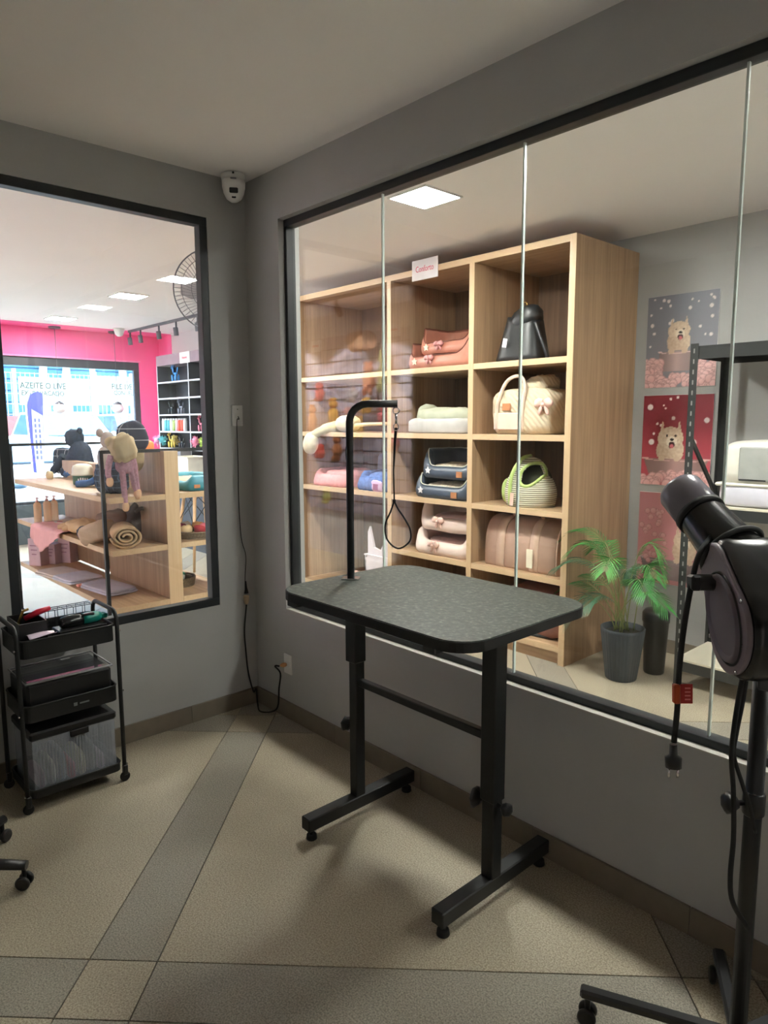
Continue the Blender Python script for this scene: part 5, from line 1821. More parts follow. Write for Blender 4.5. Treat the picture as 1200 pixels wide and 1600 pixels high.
MB().surf(drape, 24, 16).build('drape', PKC, t, solid=0.003)
p = on(100, 819, 2, ZM)
t = thing('white_plate', 'flat white plate behind the pink cloth', 'plate', p)
MB().lathe([(0.07, 0), (0.11, 0.012), (0.125, 0.024), (0.12, 0.026), (0.07, 0.006), (0, 0.006)], 28, p + Vector((0, 0.05, 0))).build('plate', WPL, t)
AMB = pbr('amber_bottle', rgb(246, 208, 168), 0.3, var=0.03)
AMB.node_tree.nodes['Principled BSDF'].inputs['Transmission Weight'].default_value = 0.55
AMB.node_tree.nodes['Principled BSDF'].inputs['Roughness'].default_value = 0.55
AMB.node_tree.nodes['Principled BSDF'].inputs['IOR'].default_value = 1.1
g = 'peach pump bottles on the middle shelf'
for q, ((u_, v_), lb) in enumerate((((60, 817), 'peach pump bottle standing apart at the far end of the middle shelf'), ((75, 814), 'peach pump bottle in the middle of the three on the shelf'), ((86, 813), 'peach pump bottle nearest the plate on the middle shelf'))):
    p = on(u_, v_, 2, ZM)
    t = thing('pump_bottle', lb, 'bottle', p, g)
    MB().lathe([(0.028, 0), (0.030, 0.004), (0.030, 0.15), (0.024, 0.165), (0.011, 0.172)], 20, p).build('bottle', AMB, t)
    m = MB().lathe([(0.013, 0.17), (0.013, 0.185), (0.005, 0.188), (0.005, 0.205)], 12, p)
    m.box(p + Vector((0.012, 0, 0.208)), (0.045, 0.014, 0.009), None, 0.002)
    m.build('pump', pbr('rose_pump', rgb(216, 160, 150), 0.4) if q == 0 else D.materials['rose_pump'], t)

# bottom shelf
PBX = pbr('pink_grey_carton', rgb(206, 178, 186), 0.7)
g = 'cartons on the bottom shelf'
for (u0, u1, v0, v1, lb) in ((46, 60, 844, 885, 'pale pink carton farthest along the bottom shelf'), (67, 85, 852, 882, 'pale pink carton second of the three on the bottom shelf'), (89, 110, 842, 880, 'pale pink carton nearest on the bottom shelf')):
    a, b = on(u0, v1, 2, ZB), on(u1, v1 - 2, 2, ZB)
    w_ = max(0.12, (b - a).length)
    h_ = (on(u0, v0, 1, a.y) - a).z
    c_ = (a + b) / 2 + Vector((-0.02, 0.06, 0))
    t = thing('carton', lb, 'carton', Vector((c_.x, c_.y, ZB)), g)
    R = rz(0.55)
    MB().box(c_ + Vector((0, 0, h_ / 2)), (w_, 0.13, h_), R, 0.003).build('box', PBX, t)
    m = MB()
    for k_ in range(3):
        m.box(c_ + R @ Vector((0.0, -0.0655, h_ * (0.75 - 0.16 * k_))), (w_ * (0.7 - 0.15 * k_), 0.0012, 0.010), R)
    m.build('print', pbr('mauve_print', rgb(160, 124, 140), 0.7) if u0 == 46 else D.materials['mauve_print'], t)
SHT = pbr('pale_blue_grey_cotton', rgb(212, 212, 222), 0.9)


def folded(name, label, cat, u_, v_, w_, d_, h_, rot, mat, fringe=None):
    p = on(u_, v_, 2, ZB)
    t = thing(name, label, cat, p)
    for k_ in range(2):
        MB().blob(p + Vector((0, 0, h_ * (0.25 + 0.5 * k_))), (w_ - 0.02 * k_, d_ - 0.012 * k_, h_ * 0.52), rz(rot), 0.35, 0.25, 0.004, 3, k_ + u_, 30, 8).build('layer', mat, t)
    if fringe:
        m = MB()
        for k_ in range(14):
            q = p + rz(rot) @ Vector((-w_ / 2 - 0.012, -d_ / 2 + d_ * (k_ + 0.5) / 14, h_ * 0.35))
            m.blob(q, (0.04, d_ / 15, h_ * 0.7), rz(rot), 0.9, 0.9, nu=8, nv=5)
        m.build('frill', fringe, t)
    return t


folded('folded_mat', 'beige folded mat beside the cartons on the bottom shelf', 'mat', 92, 897, 0.34, 0.26, 0.03, 0.15, pbr('pale_oat_cotton', rgb(214, 200, 190), 0.9))
folded('folded_mat', 'pale grey folded mat midway along the bottom shelf', 'mat', 122, 905, 0.36, 0.28, 0.03, 0.1, SHT)
folded('folded_mat', 'grey folded mat with coral frill near the front of the bottom shelf', 'mat', 170, 921, 0.46, 0.24, 0.035, 0.12, pbr('silver_grey_cotton', rgb(190, 186, 198), 0.9), pbr('coral_frill', rgb(236, 160, 140), 0.9))

# right half of the gondola
TL = pbr('teal_leatherette', rgb(56, 142, 162), 0.45)
p = on(308, 765, 2, ZT)
bed('teal_pet_bed', 'teal pet bed with wooden tag on the right half top shelf', None, (-1.32, 0.30, ZT), 0.46, 0.30, 0.11, 0.07, 0.05, TL, pbr('peach_cushion', rgb(226, 196, 168), 0.9), tagm=None)
MB().box((-1.085, 0.22, ZT + 0.035), (0.006, 0.045, 0.024), None, 0.001).build('wooden_tag', TAN, D.objects['teal_pet_bed'])
o = MB().blob((-1.32, 0.12, ZT + 0.055), (0.10, 0.07, 0.10), None, 0.7, 0.7, 0.008, 4, 3, 14, 8, flat=-0.054).build('pink_pouch', pbr('rose_pouch', rgb(232, 150, 160), 0.8))
tag(o, 'small rose pouch beside the teal pet bed', 'pouch')
WIC = pbr('grey_brown_wicker', rgb(126, 112, 92), 0.9, var=0.35, scale=90, bump=0.9, bscale=130)


def basket(name, label, c, rx_, ry_, h, items):
    c = Vector(c)
    t = thing(name, label, 'basket', c)
    for k_ in range(int(h / 0.013)):
        MB().tube([c + Vector((rx_ * (0.9 + 0.1 * k_ * 0.013 / h) * math.cos(a), ry_ * (0.9 + 0.1 * k_ * 0.013 / h) * math.sin(a), 0.007 + k_ * 0.013)) for a in [2 * PI * q / 26 for q in range(26)]], 0.0085, 6, closed=True).build('wicker_ring', WIC, t)
    MB().blob(c + Vector((0, 0, 0.005)), (rx_ * 1.8, ry_ * 1.8, 0.01), None, 0.3, 1.0, nu=24, nv=6).build('base', WIC, t)
    return t


basket('wicker_basket', 'oval wicker basket of toys on the right half middle shelf', (-1.28, 0.27, ZM), 0.21, 0.16, 0.062, None)
random.seed(21)
for q, (rgb_, lb) in enumerate(((rgb(190, 60, 70), 'red toy in the oval wicker basket'), (rgb(230, 120, 140), 'pink toy in the oval wicker basket'), (rgb(232, 170, 110), 'orange toy in the oval wicker basket'), (rgb(214, 206, 196), 'white toy at the left of the oval wicker basket'), (rgb(150, 70, 90), 'maroon toy in the oval wicker basket'), (rgb(224, 196, 150), 'cream toy in the oval wicker basket'))):
    a = q * PI / 3
    o = MB().blob((-1.28 + 0.11 * math.cos(a), 0.27 + 0.085 * math.sin(a), ZM + 0.06), (0.10, 0.08, 0.06), rz(a), 0.8, 0.8, 0.012, 4, q, 14, 8).build('pet_toy', pbr('toy_%s' % lb.split()[0], rgb_, 0.8))
    tag(o, lb, 'pet toy', 'toys in the oval wicker basket')
basket('round_basket', 'round wicker basket with white and green toys on the bottom shelf', (-1.42, 0.20, ZB), 0.15, 0.13, 0.075, None)
for q, (rgb_, lb) in enumerate(((rgb(224, 224, 216), 'white toy in the round wicker basket'), (rgb(70, 150, 120), 'green toy in the round wicker basket'), (rgb(160, 190, 190), 'pale teal toy in the round wicker basket'))):
    a = q * 2 * PI / 3
    o = MB().blob((-1.42 + 0.055 * math.cos(a), 0.20 + 0.05 * math.sin(a), ZB + 0.062), (0.08, 0.06, 0.05), rz(a), 0.8, 0.8, 0.01, 4, q, 12, 8).build('pet_toy', pbr('toyb_%d' % q, rgb_, 0.8))
    tag(o, lb, 'pet toy', 'toys in the round wicker basket')

# ------------------------------------------------------------------ bar chair behind the gondola
p = Vector((-3.75, 1.62, 0))
t = thing('shell_bar_chair', 'white shell bar chair with coral seat pad and wooden dowel legs', 'chair', p)
SZ = 0.93
m = MB()


def shell(u, v):
    a = (u - 0.5) * 1.9
    if v < 0.5:
        s = v / 0.5
        return (p.x + math.sin(a) * 0.24 * (0.8 + 0.2 * s), p.y - 0.22 + 0.42 * s, SZ + 0.05 * (abs(a) ** 2) * 0.6 + 0.01)
    s = (v - 0.5) / 0.5
    return (p.x + math.sin(a) * 0.25 * (1 - 0.25 * s), p.y + 0.20 + 0.06 * s - 0.06 * a * a, SZ + 0.01 + 0.36 * s + 0.03 * a * a * (1 - s))


MB().surf(shell, 14, 18).build('shell', WPL, t, solid=0.01)
MB().blob((p.x, p.y - 0.04, SZ + 0.045), (0.40, 0.38, 0.06), None, 0.5, 0.6, 0.004, 3, 2, 26, 8).build('seat_pad', pbr('coral_seat_pad', rgb(222, 112, 92), 0.9), t)
DOW = pbr('beech_dowel', rgb(206, 168, 126), 0.5)
for sx in (-1, 1):
    for sy in (-1, 1):
        MB().tube([(p.x + sx * 0.11, p.y + sy * 0.11, SZ - 0.03), (p.x + sx * 0.24, p.y + sy * 0.22, 0.0)], [0.02, 0.014], 10).build('leg', DOW, t)
m = MB()
for (a, b) in (((-1, -1), (1, -1)), ((1, -1), (1, 1)), ((1, 1), (-1, 1)), ((-1, 1), (-1, -1))):
    for (z0, z1, k0, k1) in ((0.86, 0.52, 0.125, 0.175), (0.52, 0.86, 0.175, 0.125)):
        m.tube([(p.x + a[0] * k0, p.y + a[1] * k0, z0), (p.x + b[0] * k1, p.y + b[1] * k1, z1)], 0.005, 6)
m.build('wire_brace', BLACK, t)

# ------------------------------------------------------------------ black wall shelving
BK = pbr('dark_slate_laminate', rgb(66, 70, 80), 0.4, var=0.03)
BKE = pbr('pale_shelf_edge', rgb(196, 202, 214), 0.4, var=0.02)
SX0, SX1 = -6.19, -2.35
t = thing('wall_shelving', 'dark slate wall shelving with pale shelf edges holding balloon dog figures', 'shelving unit', ((SX0 + SX1) / 2, 2.45, 0))
MB().bb(SX0, SX1, 2.30, 2.59, 2.42, 2.56).build('header_board', pbr('lilac_reflection_laminate', rgb(150, 138, 150), 0.4), t)  # black board; its lilac reflection is put into the base colour
MB().bb(SX0, SX1, 2.575, 2.592, 0.98, 2.42).build('back_panel', BK, t)
dvx = [SX0, -5.25, -4.30, -3.33, SX1 - 0.02]
for xx in dvx:
    o = MB().bb(xx, xx + 0.02, 2.303, 2.575, 0.98, 2.42).build('divider', BK, t)
    MB().bb(xx, xx + 0.02, 2.30, 2.303, 0.98, 2.42).build('edge_band', BKE, o)
SHZ = (2.195, 1.972, 1.745, 1.512, 1.275)
for a, b in zip(dvx, dvx[1:]):
    for zz in SHZ:
        o = MB().bb(a + 0.02, b, 2.303, 2.575, zz - 0.02, zz).build('shelf_board', BK, t)
        MB().bb(a + 0.02, b, 2.299, 2.303, zz - 0.022, zz).build('edge_band', BKE, o)
    MB().bb(a + 0.004, b - 0.004, 2.005, 2.03, 0.08, 0.94, 0.002).build('cabinet_door', BK, t)
MB().bb(SX0, SX1, 2.0, 2.592, 0.945, 0.98).build('counter_board', BK, t)
MB().bb(SX0, SX1, 2.03, 2.592, 0.0, 0.945).build('cabinet_body', BK, t)
t = thing('shelf_sign', 'small white card sign on the dark slate shelving header', 'sign', (-5.3, 2.29, 2.41))
a, b = on(280, 551, 1, 2.29), on(296, 566, 1, 2.29)
MB().bb(a.x, b.x, 2.292, 2.2985, b.z, a.z, 0.001).build('card', WCARD, t)
lettering('Brinquedos', 0.05, PINKINK, t, ((a.x + b.x) / 2, 2.2912, (a.z + b.z) / 2), (PI / 2, 0, 0), sx=0.62)


def balloon(label, u_, v_, zs, col, s=0.2, flip=1, rough=0.18):
    mt = D.materials.get('balloon_%s' % col[0]) or pbr('balloon_%s' % col[0], rgb(*col[1:]), rough, var=0.02)
    q = on(u_, v_, 1, 2.40)
    c = Vector((q.x, 2.40, zs))
    t = thing('balloon_dog_figure', label, 'figurine', c, 'balloon dog figures on the slate shelving')
    k_ = s

    def P_(a, b, e=0):
        return c + Vector((a * k_ * flip, e * k_, b * k_))
    m = MB()
    m.blob(P_(0, 0.48), (0.5 * k_, 0.17 * k_, 0.17 * k_), None, nu=14, nv=10)
    m.build('body', mt, t)
    for (a, nm) in ((-0.22, 'leg'), (0.24, 'leg')):
        for e in (-0.09, 0.09):
            MB().blob(P_(a, 0.21, e), (0.15 * k_, 0.13 * k_, 0.44 * k_), ry(0.12 * flip * (1 if a > 0 else -1)), nu=12, nv=10).build('leg', mt, t)
    h = MB().blob(P_(-0.27, 0.68), (0.13 * k_, 0.13 * k_, 0.34 * k_), ry(-0.2 * flip), nu=12, nv=10)
    h.blob(P_(-0.42, 0.84), (0.3 * k_, 0.14 * k_, 0.14 * k_), ry(0.15 * flip), nu=12, nv=10)
    h.blob(P_(-0.25, 0.98, -0.06), (0.11 * k_, 0.1 * k_, 0.26 * k_), ry(0.3 * flip), nu=12, nv=8)
    h.blob(P_(-0.25, 0.98, 0.06), (0.11 * k_, 0.1 * k_, 0.26 * k_), ry(0.3 * flip), nu=12, nv=8)
    h.build('head', mt, t)
    MB().tube([P_(0.24, 0.55), P_(0.31, 0.72), P_(0.34, 0.86)], [0.03 * k_, 0.045 * k_, 0.02 * k_], 8).build('tail', mt, t)


balloon('sky blue balloon dog figure on the top slate shelf', 274, 590, SHZ[0], ('blue', 70, 150, 226), 0.23)
balloon('orange yellow balloon dog figure on the second slate shelf', 323, 612, SHZ[1], ('orange', 240, 176, 70), 0.24)
balloon('black balloon dog figure, left of the dark pair', 268, 640, SHZ[2], ('black', 52, 56, 66), 0.19)
balloon('dark silver balloon dog figure, right of the dark pair', 283, 640, SHZ[2], ('silver', 126, 134, 150), 0.20)
balloon('mint balloon dog figure by the window frame edge', 325, 640, SHZ[2], ('mint', 150, 224, 216), 0.22)
balloon('pink balloon dog figure beside the spray cans', 315, 666, SHZ[3], ('pink', 238, 140, 170), 0.20)
balloon('yellow balloon dog figure on the lowest slate shelf', 268, 690, SHZ[4], ('yellow', 232, 206, 100), 0.21)
balloon('small black balloon dog figure on the lowest slate shelf', 284, 690, SHZ[4], ('black', 52, 56, 66), 0.17)
CANC = (('lilac', 196, 160, 226, 'lilac can at the left end of the row of cans'), ('white', 226, 228, 236, 'white can second from the left in the row'), ('teal', 80, 176, 196, 'teal can third from the left in the row'), ('teal', 80, 176, 196, 'teal can fourth from the left in the row'),
        ('white', 226, 228, 236, 'white can in the middle of the row of cans'), ('green', 160, 190, 110, 'green can right of the middle in the row'), ('rose', 240, 196, 216, 'rose can left of the red cans in the row'), ('red', 228, 88, 66, 'red can, left of the two red cans'), ('red', 228, 88, 66, 'red can, right of the two red cans'), ('white', 226, 228, 236, 'white can at the right end of the row'))
for q, (nm, r_, g_, b_, lb) in enumerate(CANC):
    mt = D.materials.get('can_' + nm) or pbr('can_' + nm, rgb(r_, g_, b_), 0.35, var=0.02)
    c = Vector((on(252 + q * 4.2, 670, 1, 2.36).x, 2.36, SHZ[3]))
    t = thing('spray_can', lb, 'can', c, 'row of cans on the slate shelving')
    MB().lathe([(0.026, 0), (0.028, 0.004), (0.028, 0.14), (0.02, 0.152)], 14, c).build('can', mt, t)
    MB().lathe([(0.021, 0.15), (0.021, 0.172), (0.017, 0.176), (0, 0.176)], 12, c).build('cap', D.materials.get('can_white') or pbr('can_white', rgb(226, 228, 236), 0.35, var=0.02), t)
for (u_, v_, nm, r_, g_, b_, lb) in ((246, 684, 'rosefluff', 244, 170, 210, 'pink feather tuft at the left end of the lowest slate shelf'), (254, 690, 'tealfluff', 96, 190, 204, 'teal feather tuft left of the yellow balloon dog'), (305, 686, 'pinkfluff', 246, 150, 186, 'bright pink feather tuft right of the divider'), (318, 685, 'limefluff', 190, 216, 120, 'lime and yellow feather tuft on the lowest slate shelf'), (262, 680, 'yellowfluff', 236, 220, 140, 'pale yellow feather tuft behind the yellow balloon dog'), (326, 690, 'aquafluff', 160, 226, 216, 'aqua feather tuft by the window frame edge')):
    q = on(u_, v_, 1, 2.34)
    c = Vector((q.x, 2.34 + (0.1 if nm == 'yellowfluff' else 0), SHZ[4]))
    t = thing('feather_toy', lb, 'cat toy', c, 'feather toys on the lowest slate shelf')
    mt = pbr(nm, rgb(r_, g_, b_), 0.95, var=0.12, scale=40)
    m = MB()
    random.seed(u_)
    for k_ in range(46):
        d_ = Vector((random.gauss(0, 1), random.gauss(0, 1), random.gauss(0.3, 1))).normalized()
        s_ = d_.orthogonal().normalized() * 0.012
        o_ = c + Vector((0, 0, 0.10))
        e_ = o_ + d_ * 0.085
        m.add([o_ + d_ * 0.01, o_ + d_ * 0.05 + s_, e_, o_ + d_ * 0.05 - s_], [(0, 1, 2, 3)], True)
    m.blob(c + Vector((0, 0, 0.10)), (0.10, 0.10, 0.10), nz=0.01, nu=12, nv=8)
    m.build('feathers', mt, t, fixn=False)
    MB().cyl(c, c + Vector((0, 0, 0.06)), 0.006, 8).build('stick', WHITEP, t)
random.seed(8)
for q in range(14):
    zz = SHZ[q % 5] if q < 10 else 0.98
    c = Vector((-2.66 - 0.22 * (q // 5), 2.40, zz))
    cc_ = ((110, 170, 226), (150, 190, 110), (226, 150, 90), (210, 90, 100), (230, 220, 200))[q % 5]
    t = thing('boxed_pet_toy', ('sky blue', 'leaf green', 'apricot', 'red', 'ivory')[q % 5] + ' boxed pet toy ' + ('at the near end of the slate shelving', 'second from the near end of the slate shelving', 'on the slate counter')[min(q // 5, 2)], 'toy box', c, 'boxed toys at the near end of the slate shelving')
    mt = D.materials.get('toybox_%d' % (q % 5)) or pbr('toybox_%d' % (q % 5), rgb(*cc_), 0.6)
    MB().box(c + Vector((0, 0, 0.075)), (0.14, 0.09, 0.15), rz(0.1), 0.004).build('carton', mt, t)
    MB().box(c + Vector((0, -0.047, 0.085)), (0.08, 0.003, 0.06), rz(0.1), 0).build('label_panel', WCARD, t)
c = on(296, 752, 1, 2.12)
c = Vector((c.x, 2.15, 0.98))
t = thing('white_crate', 'white plastic crate on the slate counter', 'crate', c)
m = MB()
for (a, b, e, f) in ((-0.22, 0.22, -0.15, -0.14), (-0.22, 0.22, 0.14, 0.15), (-0.22, -0.21, -0.14, 0.14), (0.21, 0.22, -0.14, 0.14)):
    m.bb(c.x + a, c.x + b, c.y + e, c.y + f, c.z, c.z + 0.2)
m.bb(c.x - 0.22, c.x + 0.22, c.y - 0.15, c.y + 0.15, c.z, c.z + 0.008)
m.build('body', WPL, t)
m = MB().bb(c.x - 0.235, c.x + 0.235, c.y - 0.165, c.y - 0.14, c.z + 0.2, c.z + 0.215, 0.003)
m.bb(c.x - 0.235, c.x + 0.235, c.y + 0.14, c.y + 0.165, c.z + 0.2, c.z + 0.215, 0.003)
m.bb(c.x - 0.235, c.x - 0.21, c.y - 0.14, c.y + 0.14, c.z + 0.2, c.z + 0.215).bb(c.x + 0.21, c.x + 0.235, c.y - 0.14, c.y + 0.14, c.z + 0.2, c.z + 0.215)
m.build('rim', WPL, t)
c = Vector((c.x - 0.42, 2.28, 0.98))
t = thing('grey_carton', 'grey and white carton beside the white crate', 'carton', c)
MB().bb(c.x - 0.16, c.x + 0.16, c.y - 0.14, c.y + 0.01, c.z, c.z + 0.27, 0.003).build('box', pbr('grey_card', rgb(120, 118, 124), 0.7), t)
MB().bb(c.x - 0.16, c.x - 0.0, c.y - 0.1425, c.y - 0.1402, c.z + 0.01, c.z + 0.26).build('label_panel', WCARD, t)

# ------------------------------------------------------------------ ceiling things in the shop
t = thing('track_light', 'dark track light with cylindrical spots on the shop ceiling', 'track light', (-5.0, 1.965, 2.86))
TR = pbr('dark_grey_track', rgb(96, 98, 108), 0.4)
MB().bb(-6.28, -2.6, 1.95, 1.98, 2.868, 2.9).build('track', TR, t)
for u_ in (191, 219, 248, 275, 309):
    x_ = on(u_, 508, 1, 1.965).x
    x_ = max(x_, -6.24)
    s_ = MB().cyl((x_, 1.965, 2.80), (x_, 1.965, 2.868), 0.012, 8).build('spot_stem', TR, t)
    MB().cyl((x_, 1.965, 2.70), (x_, 1.955, 2.80), 0.03, 16, bev=0.003).build('spot_head', TR, s_)
t = thing('dome_camera', 'white dome camera at the far end of the track light', 'security camera', (-6.16, 1.78, 2.78))
MB().lathe([(0.07, 0), (0.07, 0.03), (0.062, 0.05), (0.05, 0.085), (0.025, 0.105), (0, 0.11)], 24, (-6.16, 1.78, 2.9), (0, 0, -1)).build('dome', WHITEP, t)
MB().lathe([(0.075, 0), (0.075, 0.016)], 24, (-6.16, 1.78, 2.9), (0, 0, -1)).build('base', WHITEP, t)
c = on(272, 521, 1, 2.585)
t = thing('motion_sensor', 'small white sensor high on the shop back wall', 'sensor', Vector((c.x, 2.56, c.z)))
MB().box((c.x, 2.575, c.z), (0.07, 0.05, 0.06), None, 0.008).build('body', WHITEP, t)
MB().blob((c.x, 2.55, c.z - 0.01), (0.05, 0.03, 0.04), nu=14, nv=8).build('lens', WHITEP, t)
GLB = pbr('opal_globe', rgb(236, 230, 238), 0.25, var=0.01)
for (yy, u_, lb) in ((1.03, 93, 'white globe pendant lamp farther left before the storefront'), (1.84, 184, 'white globe pendant lamp nearer the pink pillar')):
    c = on(u_, 638, 0, -6.5)
    zt = 2.896
    t = thing('pendant_lamp', lb, 'pendant lamp', Vector((-6.5, c.y, c.z - 0.08)))
    MB().lathe([(0.075, 0), (0.075, 0.02), (0.068, 0.026)], 22, (-6.5, c.y, zt), (0, 0, -1)).build('ceiling_rose', TR, t)
    MB().cyl((-6.5, c.y, c.z + 0.08), (-6.5, c.y, zt - 0.02), 0.0035, 8).build('cord', TR, t)
    MB().lathe([(0.0, 0.10), (0.03, 0.098), (0.062, 0.066), (0.06, 0.06)], 20, (-6.5, c.y, c.z - 0.005)).build('cap', TR, t)
    MB().blob((-6.5, c.y, c.z), (0.16, 0.16, 0.145), nu=24, nv=16).build('globe', GLB, t)

# wall fan seen past the window edge
fc = dp(336, 454, 4.33)
t = thing('wall_fan', 'round wire grille wall fan mounted high behind the left window', 'fan', fc - Vector((0, 0, 0.25)))
ax = (CAM - fc)
ax = Vector((ax.x, ax.y, ax.z + 0.4)).normalized()
s1 = ax.orthogonal().normalized()
s2 = ax.cross(s1)


def ringp(r, h, n=44):
    return [fc + ax * h + (s1 * math.cos(2 * PI * q / n) + s2 * math.sin(2 * PI * q / n)) * r for q in range(n)]


MB().tube(ringp(0.25, 0), 0.0045, 6, closed=True).build('outer_ring', TR, t)
for (r, h) in ((0.20, 0.035), (0.14, 0.05)):
    MB().tube(ringp(r, h), 0.002, 5, closed=True).build('grille_ring', TR, t)
for sg in (1, -1):
    m = MB()
    for q in range(60):
        a = 2 * PI * q / 60
        d_ = s1 * math.cos(a) + s2 * math.sin(a)
        d2 = s1 * math.cos(a + 0.14) + s2 * math.sin(a + 0.14)
        m.tube([fc + d_ * 0.25, fc + d_ * 0.20 + ax * 0.035 * sg, fc + d2 * 0.13 + ax * 0.052 * sg, fc + d2 * 0.05 + ax * 0.056 * sg], 0.0011, 4, cap=False)
    o = m.build('grille_wires', TR, t)
    o['kind'] = 'stuff'
MB().lathe([(0.0, 0.06), (0.05, 0.058), (0.055, 0.05), (0.055, -0.055), (0.07, -0.07), (0.07, -0.18), (0.05, -0.2), (0, -0.2)], 22, fc, ax).build('motor', TR, t)
for q in range(3):
    a = 2 * PI * q / 3 + 0.3
    vs = []
    for i in range(7):
        r = 0.05 + 0.16 * i / 6
        wd = 0.05 + 0.09 * math.sin(PI * (0.15 + 0.75 * i / 6))
        for sg in (-1, 1):
            aa = a + sg * wd / max(r, 0.08) * 0.5
            vs.append(fc + (s1 * math.cos(aa) + s2 * math.sin(aa)) * r + ax * (0.018 * sg))
    MB().add(vs, [(2 * i, 2 * i + 1, 2 * i + 3, 2 * i + 2) for i in range(6)], True).build('blade', pbr('pale_blade', rgb(200, 196, 204), 0.4) if q == 0 else D.materials['pale_blade'], t, solid=0.003)
bw = fc - ax * 0.16
MB().tube([bw, Vector((-T - 0.01, bw.y + 0.03, bw.z - 0.02))] if bw.x < -T - 0.05 else [bw, bw + Vector((0.0, 0.03, -0.05)), Vector((-0.13, 0.07, bw.z - 0.05))], 0.018, 10).build('bracket', TR, t)

# ------------------------------------------------------------------ slat wall with hanging toys (seen mirrored in the big window)
SLT_ = pbr('lilac_grey_slat', rgb(168, 162, 178), 0.5)
YW = -3.08
t = thing('slat_wall', 'lilac grey slat wall panel hung with plush toys facing the gondola', 'slat wall', (-3.0, -3.06, 0.6))
MB().bb(-4.6, -1.2, YW - 0.02, YW - 0.01, 0.55, 2.62).build('backing', BLACKF, t)
zz = 0.55
while zz < 2.55:
    MB().bb(-4.6, -1.2, YW - 0.01, YW + 0.008, zz, zz + 0.136, 0.002).build('slat', SLT_, t)
    zz += 0.15
t = thing('track_light', 'dark track light with spots aimed at the lilac slat wall', 'track light', (-2.9, -2.35, 2.86))
MB().bb(-4.4, -1.2, -2.365, -2.335, 2.868, 2.9).build('track', TR, t)
for x_ in (-3.9, -2.95, -2.3, -1.6):
    MB().cyl((x_, -2.35, 2.80), (x_, -2.35, 2.868), 0.012, 8).build('spot_stem', TR, t)
    hd2 = Vector((0, -0.55, -0.9)).normalized()
    MB().cyl(Vector((x_, -2.35, 2.80)), Vector((x_, -2.35, 2.80)) + hd2 * 0.11, 0.032, 16, bev=0.003).build('spot_head', TR, t)
    ld = D.lights.new('spot_lamp', 'SPOT')
    ld.energy = SPOTW
    ld.spot_size = 1.6
    ld.spot_blend = 0.6
    ld.shadow_soft_size = 0.03
    ld.color = (1.0, 0.93, 0.88)
    lo = D.objects.new('spot_lamp', ld)
    COL.objects.link(lo)
    lo.location = Vector((x_, -2.35, 2.80)) + hd2 * 0.13
    lo.rotation_euler = hd2.to_track_quat('-Z', 'Y').to_euler()


def mir(u_, v_, off=0.1):
    q = on(u_, v_, 1, -YW - 0.03 - off)
    return Vector((q.x, -q.y, q.z))


TOYS = ((487, 612, 20, 28, 'coral', (224, 120, 112), 'coral'), (508, 645, 22, 46, 'amber', (232, 176, 92), 'amber yellow'), (538, 610, 22, 34, 'ivory', (226, 214, 214), 'ivory'), (563, 590, 26, 50, 'rust', (196, 130, 104), 'rust brown'),
        (585, 578, 18, 64, 'lime', (190, 190, 128), 'pale lime'), (560, 634, 24, 22, 'gold', (214, 166, 76), 'gold'), (586, 648, 22, 34, 'rose', (216, 110, 118), 'rose'), (532, 650, 26, 22, 'blush', (216, 156, 150), 'blush'),
        (514, 700, 20, 40, 'chestnut', (160, 96, 60), 'chestnut'), (488, 706, 20, 20, 'scarlet', (206, 70, 70), 'scarlet'), (476, 652, 14, 40, 'peach', (240, 170, 130), 'peach'), (548, 668, 26, 34, 'honey', (228, 184, 110), 'honey'), (604, 690, 22, 30, 'wine', (170, 84, 104), 'wine red'), (498, 775, 14, 24, 'olive', (190, 196, 110), 'olive'))
for (u_, v_, w_, h_, nm, cc_, adj) in TOYS:
    c = mir(u_, v_)
    s = (Vector((c.x, -c.y, c.z)) - CAM).dot(FW) / F
    ww, hh_ = w_ * s, h_ * s
    t = thing('hanging_plush', adj + ' plush toy hanging on the lilac slat wall', 'plush toy', c - Vector((0, 0, hh_ / 2)), 'plush toys hanging on the slat wall')
    mt = pbr('plush_' + nm, rgb(*cc_), 0.95, var=0.12, scale=30, bump=0.3, bscale=120)
    MB().blob(c - Vector((0, 0, hh_ * 0.12)), (ww * 0.85, 0.11, hh_ * 0.62), None, 0.9, 0.9, 0.01, 3, u_, 18, 12).build('body', mt, t)
    MB().blob(c + Vector((0, 0, hh_ * 0.3)), (ww * 0.62, 0.11, max(ww * 0.6, hh_ * 0.28)), None, 1, 1, 0.006, 3, u_ + 1, 16, 10).build('head', mt, t)
    for sg in (-1, 1):
        MB().blob(c + Vector((sg * ww * 0.22, 0, hh_ * 0.46)), (ww * 0.2, 0.05, ww * 0.25), nu=10, nv=6).build('ear', mt, t)
        MB().blob(c + Vector((sg * ww * 0.25, 0.02, -hh_ * 0.42)), (ww * 0.26, 0.07, hh_ * 0.26), nu=10, nv=8).build('leg', mt, t)
    MB().tube([(c.x, YW + 0.008, c.z + hh_ * 0.5), (c.x, c.y, c.z + hh_ * 0.45)], 0.004, 6).build('hook', CHROME, t)
c = mir(550, 532, 0.15)
t = thing('tan_bolster', 'tan plush tunnel bolster mounted high on the lilac slat wall', 'pet toy', c - Vector((0, 0, 0.11)))
MB().cyl(c + Vector((-0.15, 0, 0)), c + Vector((0.15, 0, 0)), 0.11, 28, bev=0.03).build('bolster', pbr('tan_plush', rgb(206, 160, 130), 0.95, bump=0.5, bscale=90), t)
MB().tube([c + Vector((0.155 , 0.09 * math.cos(a), 0.09 * math.sin(a))) for a in [2 * PI * q / 24 for q in range(24)]], 0.012, 8, closed=True).build('end_ring', pbr('tan_cord', rgb(170, 126, 100), 0.9), t)
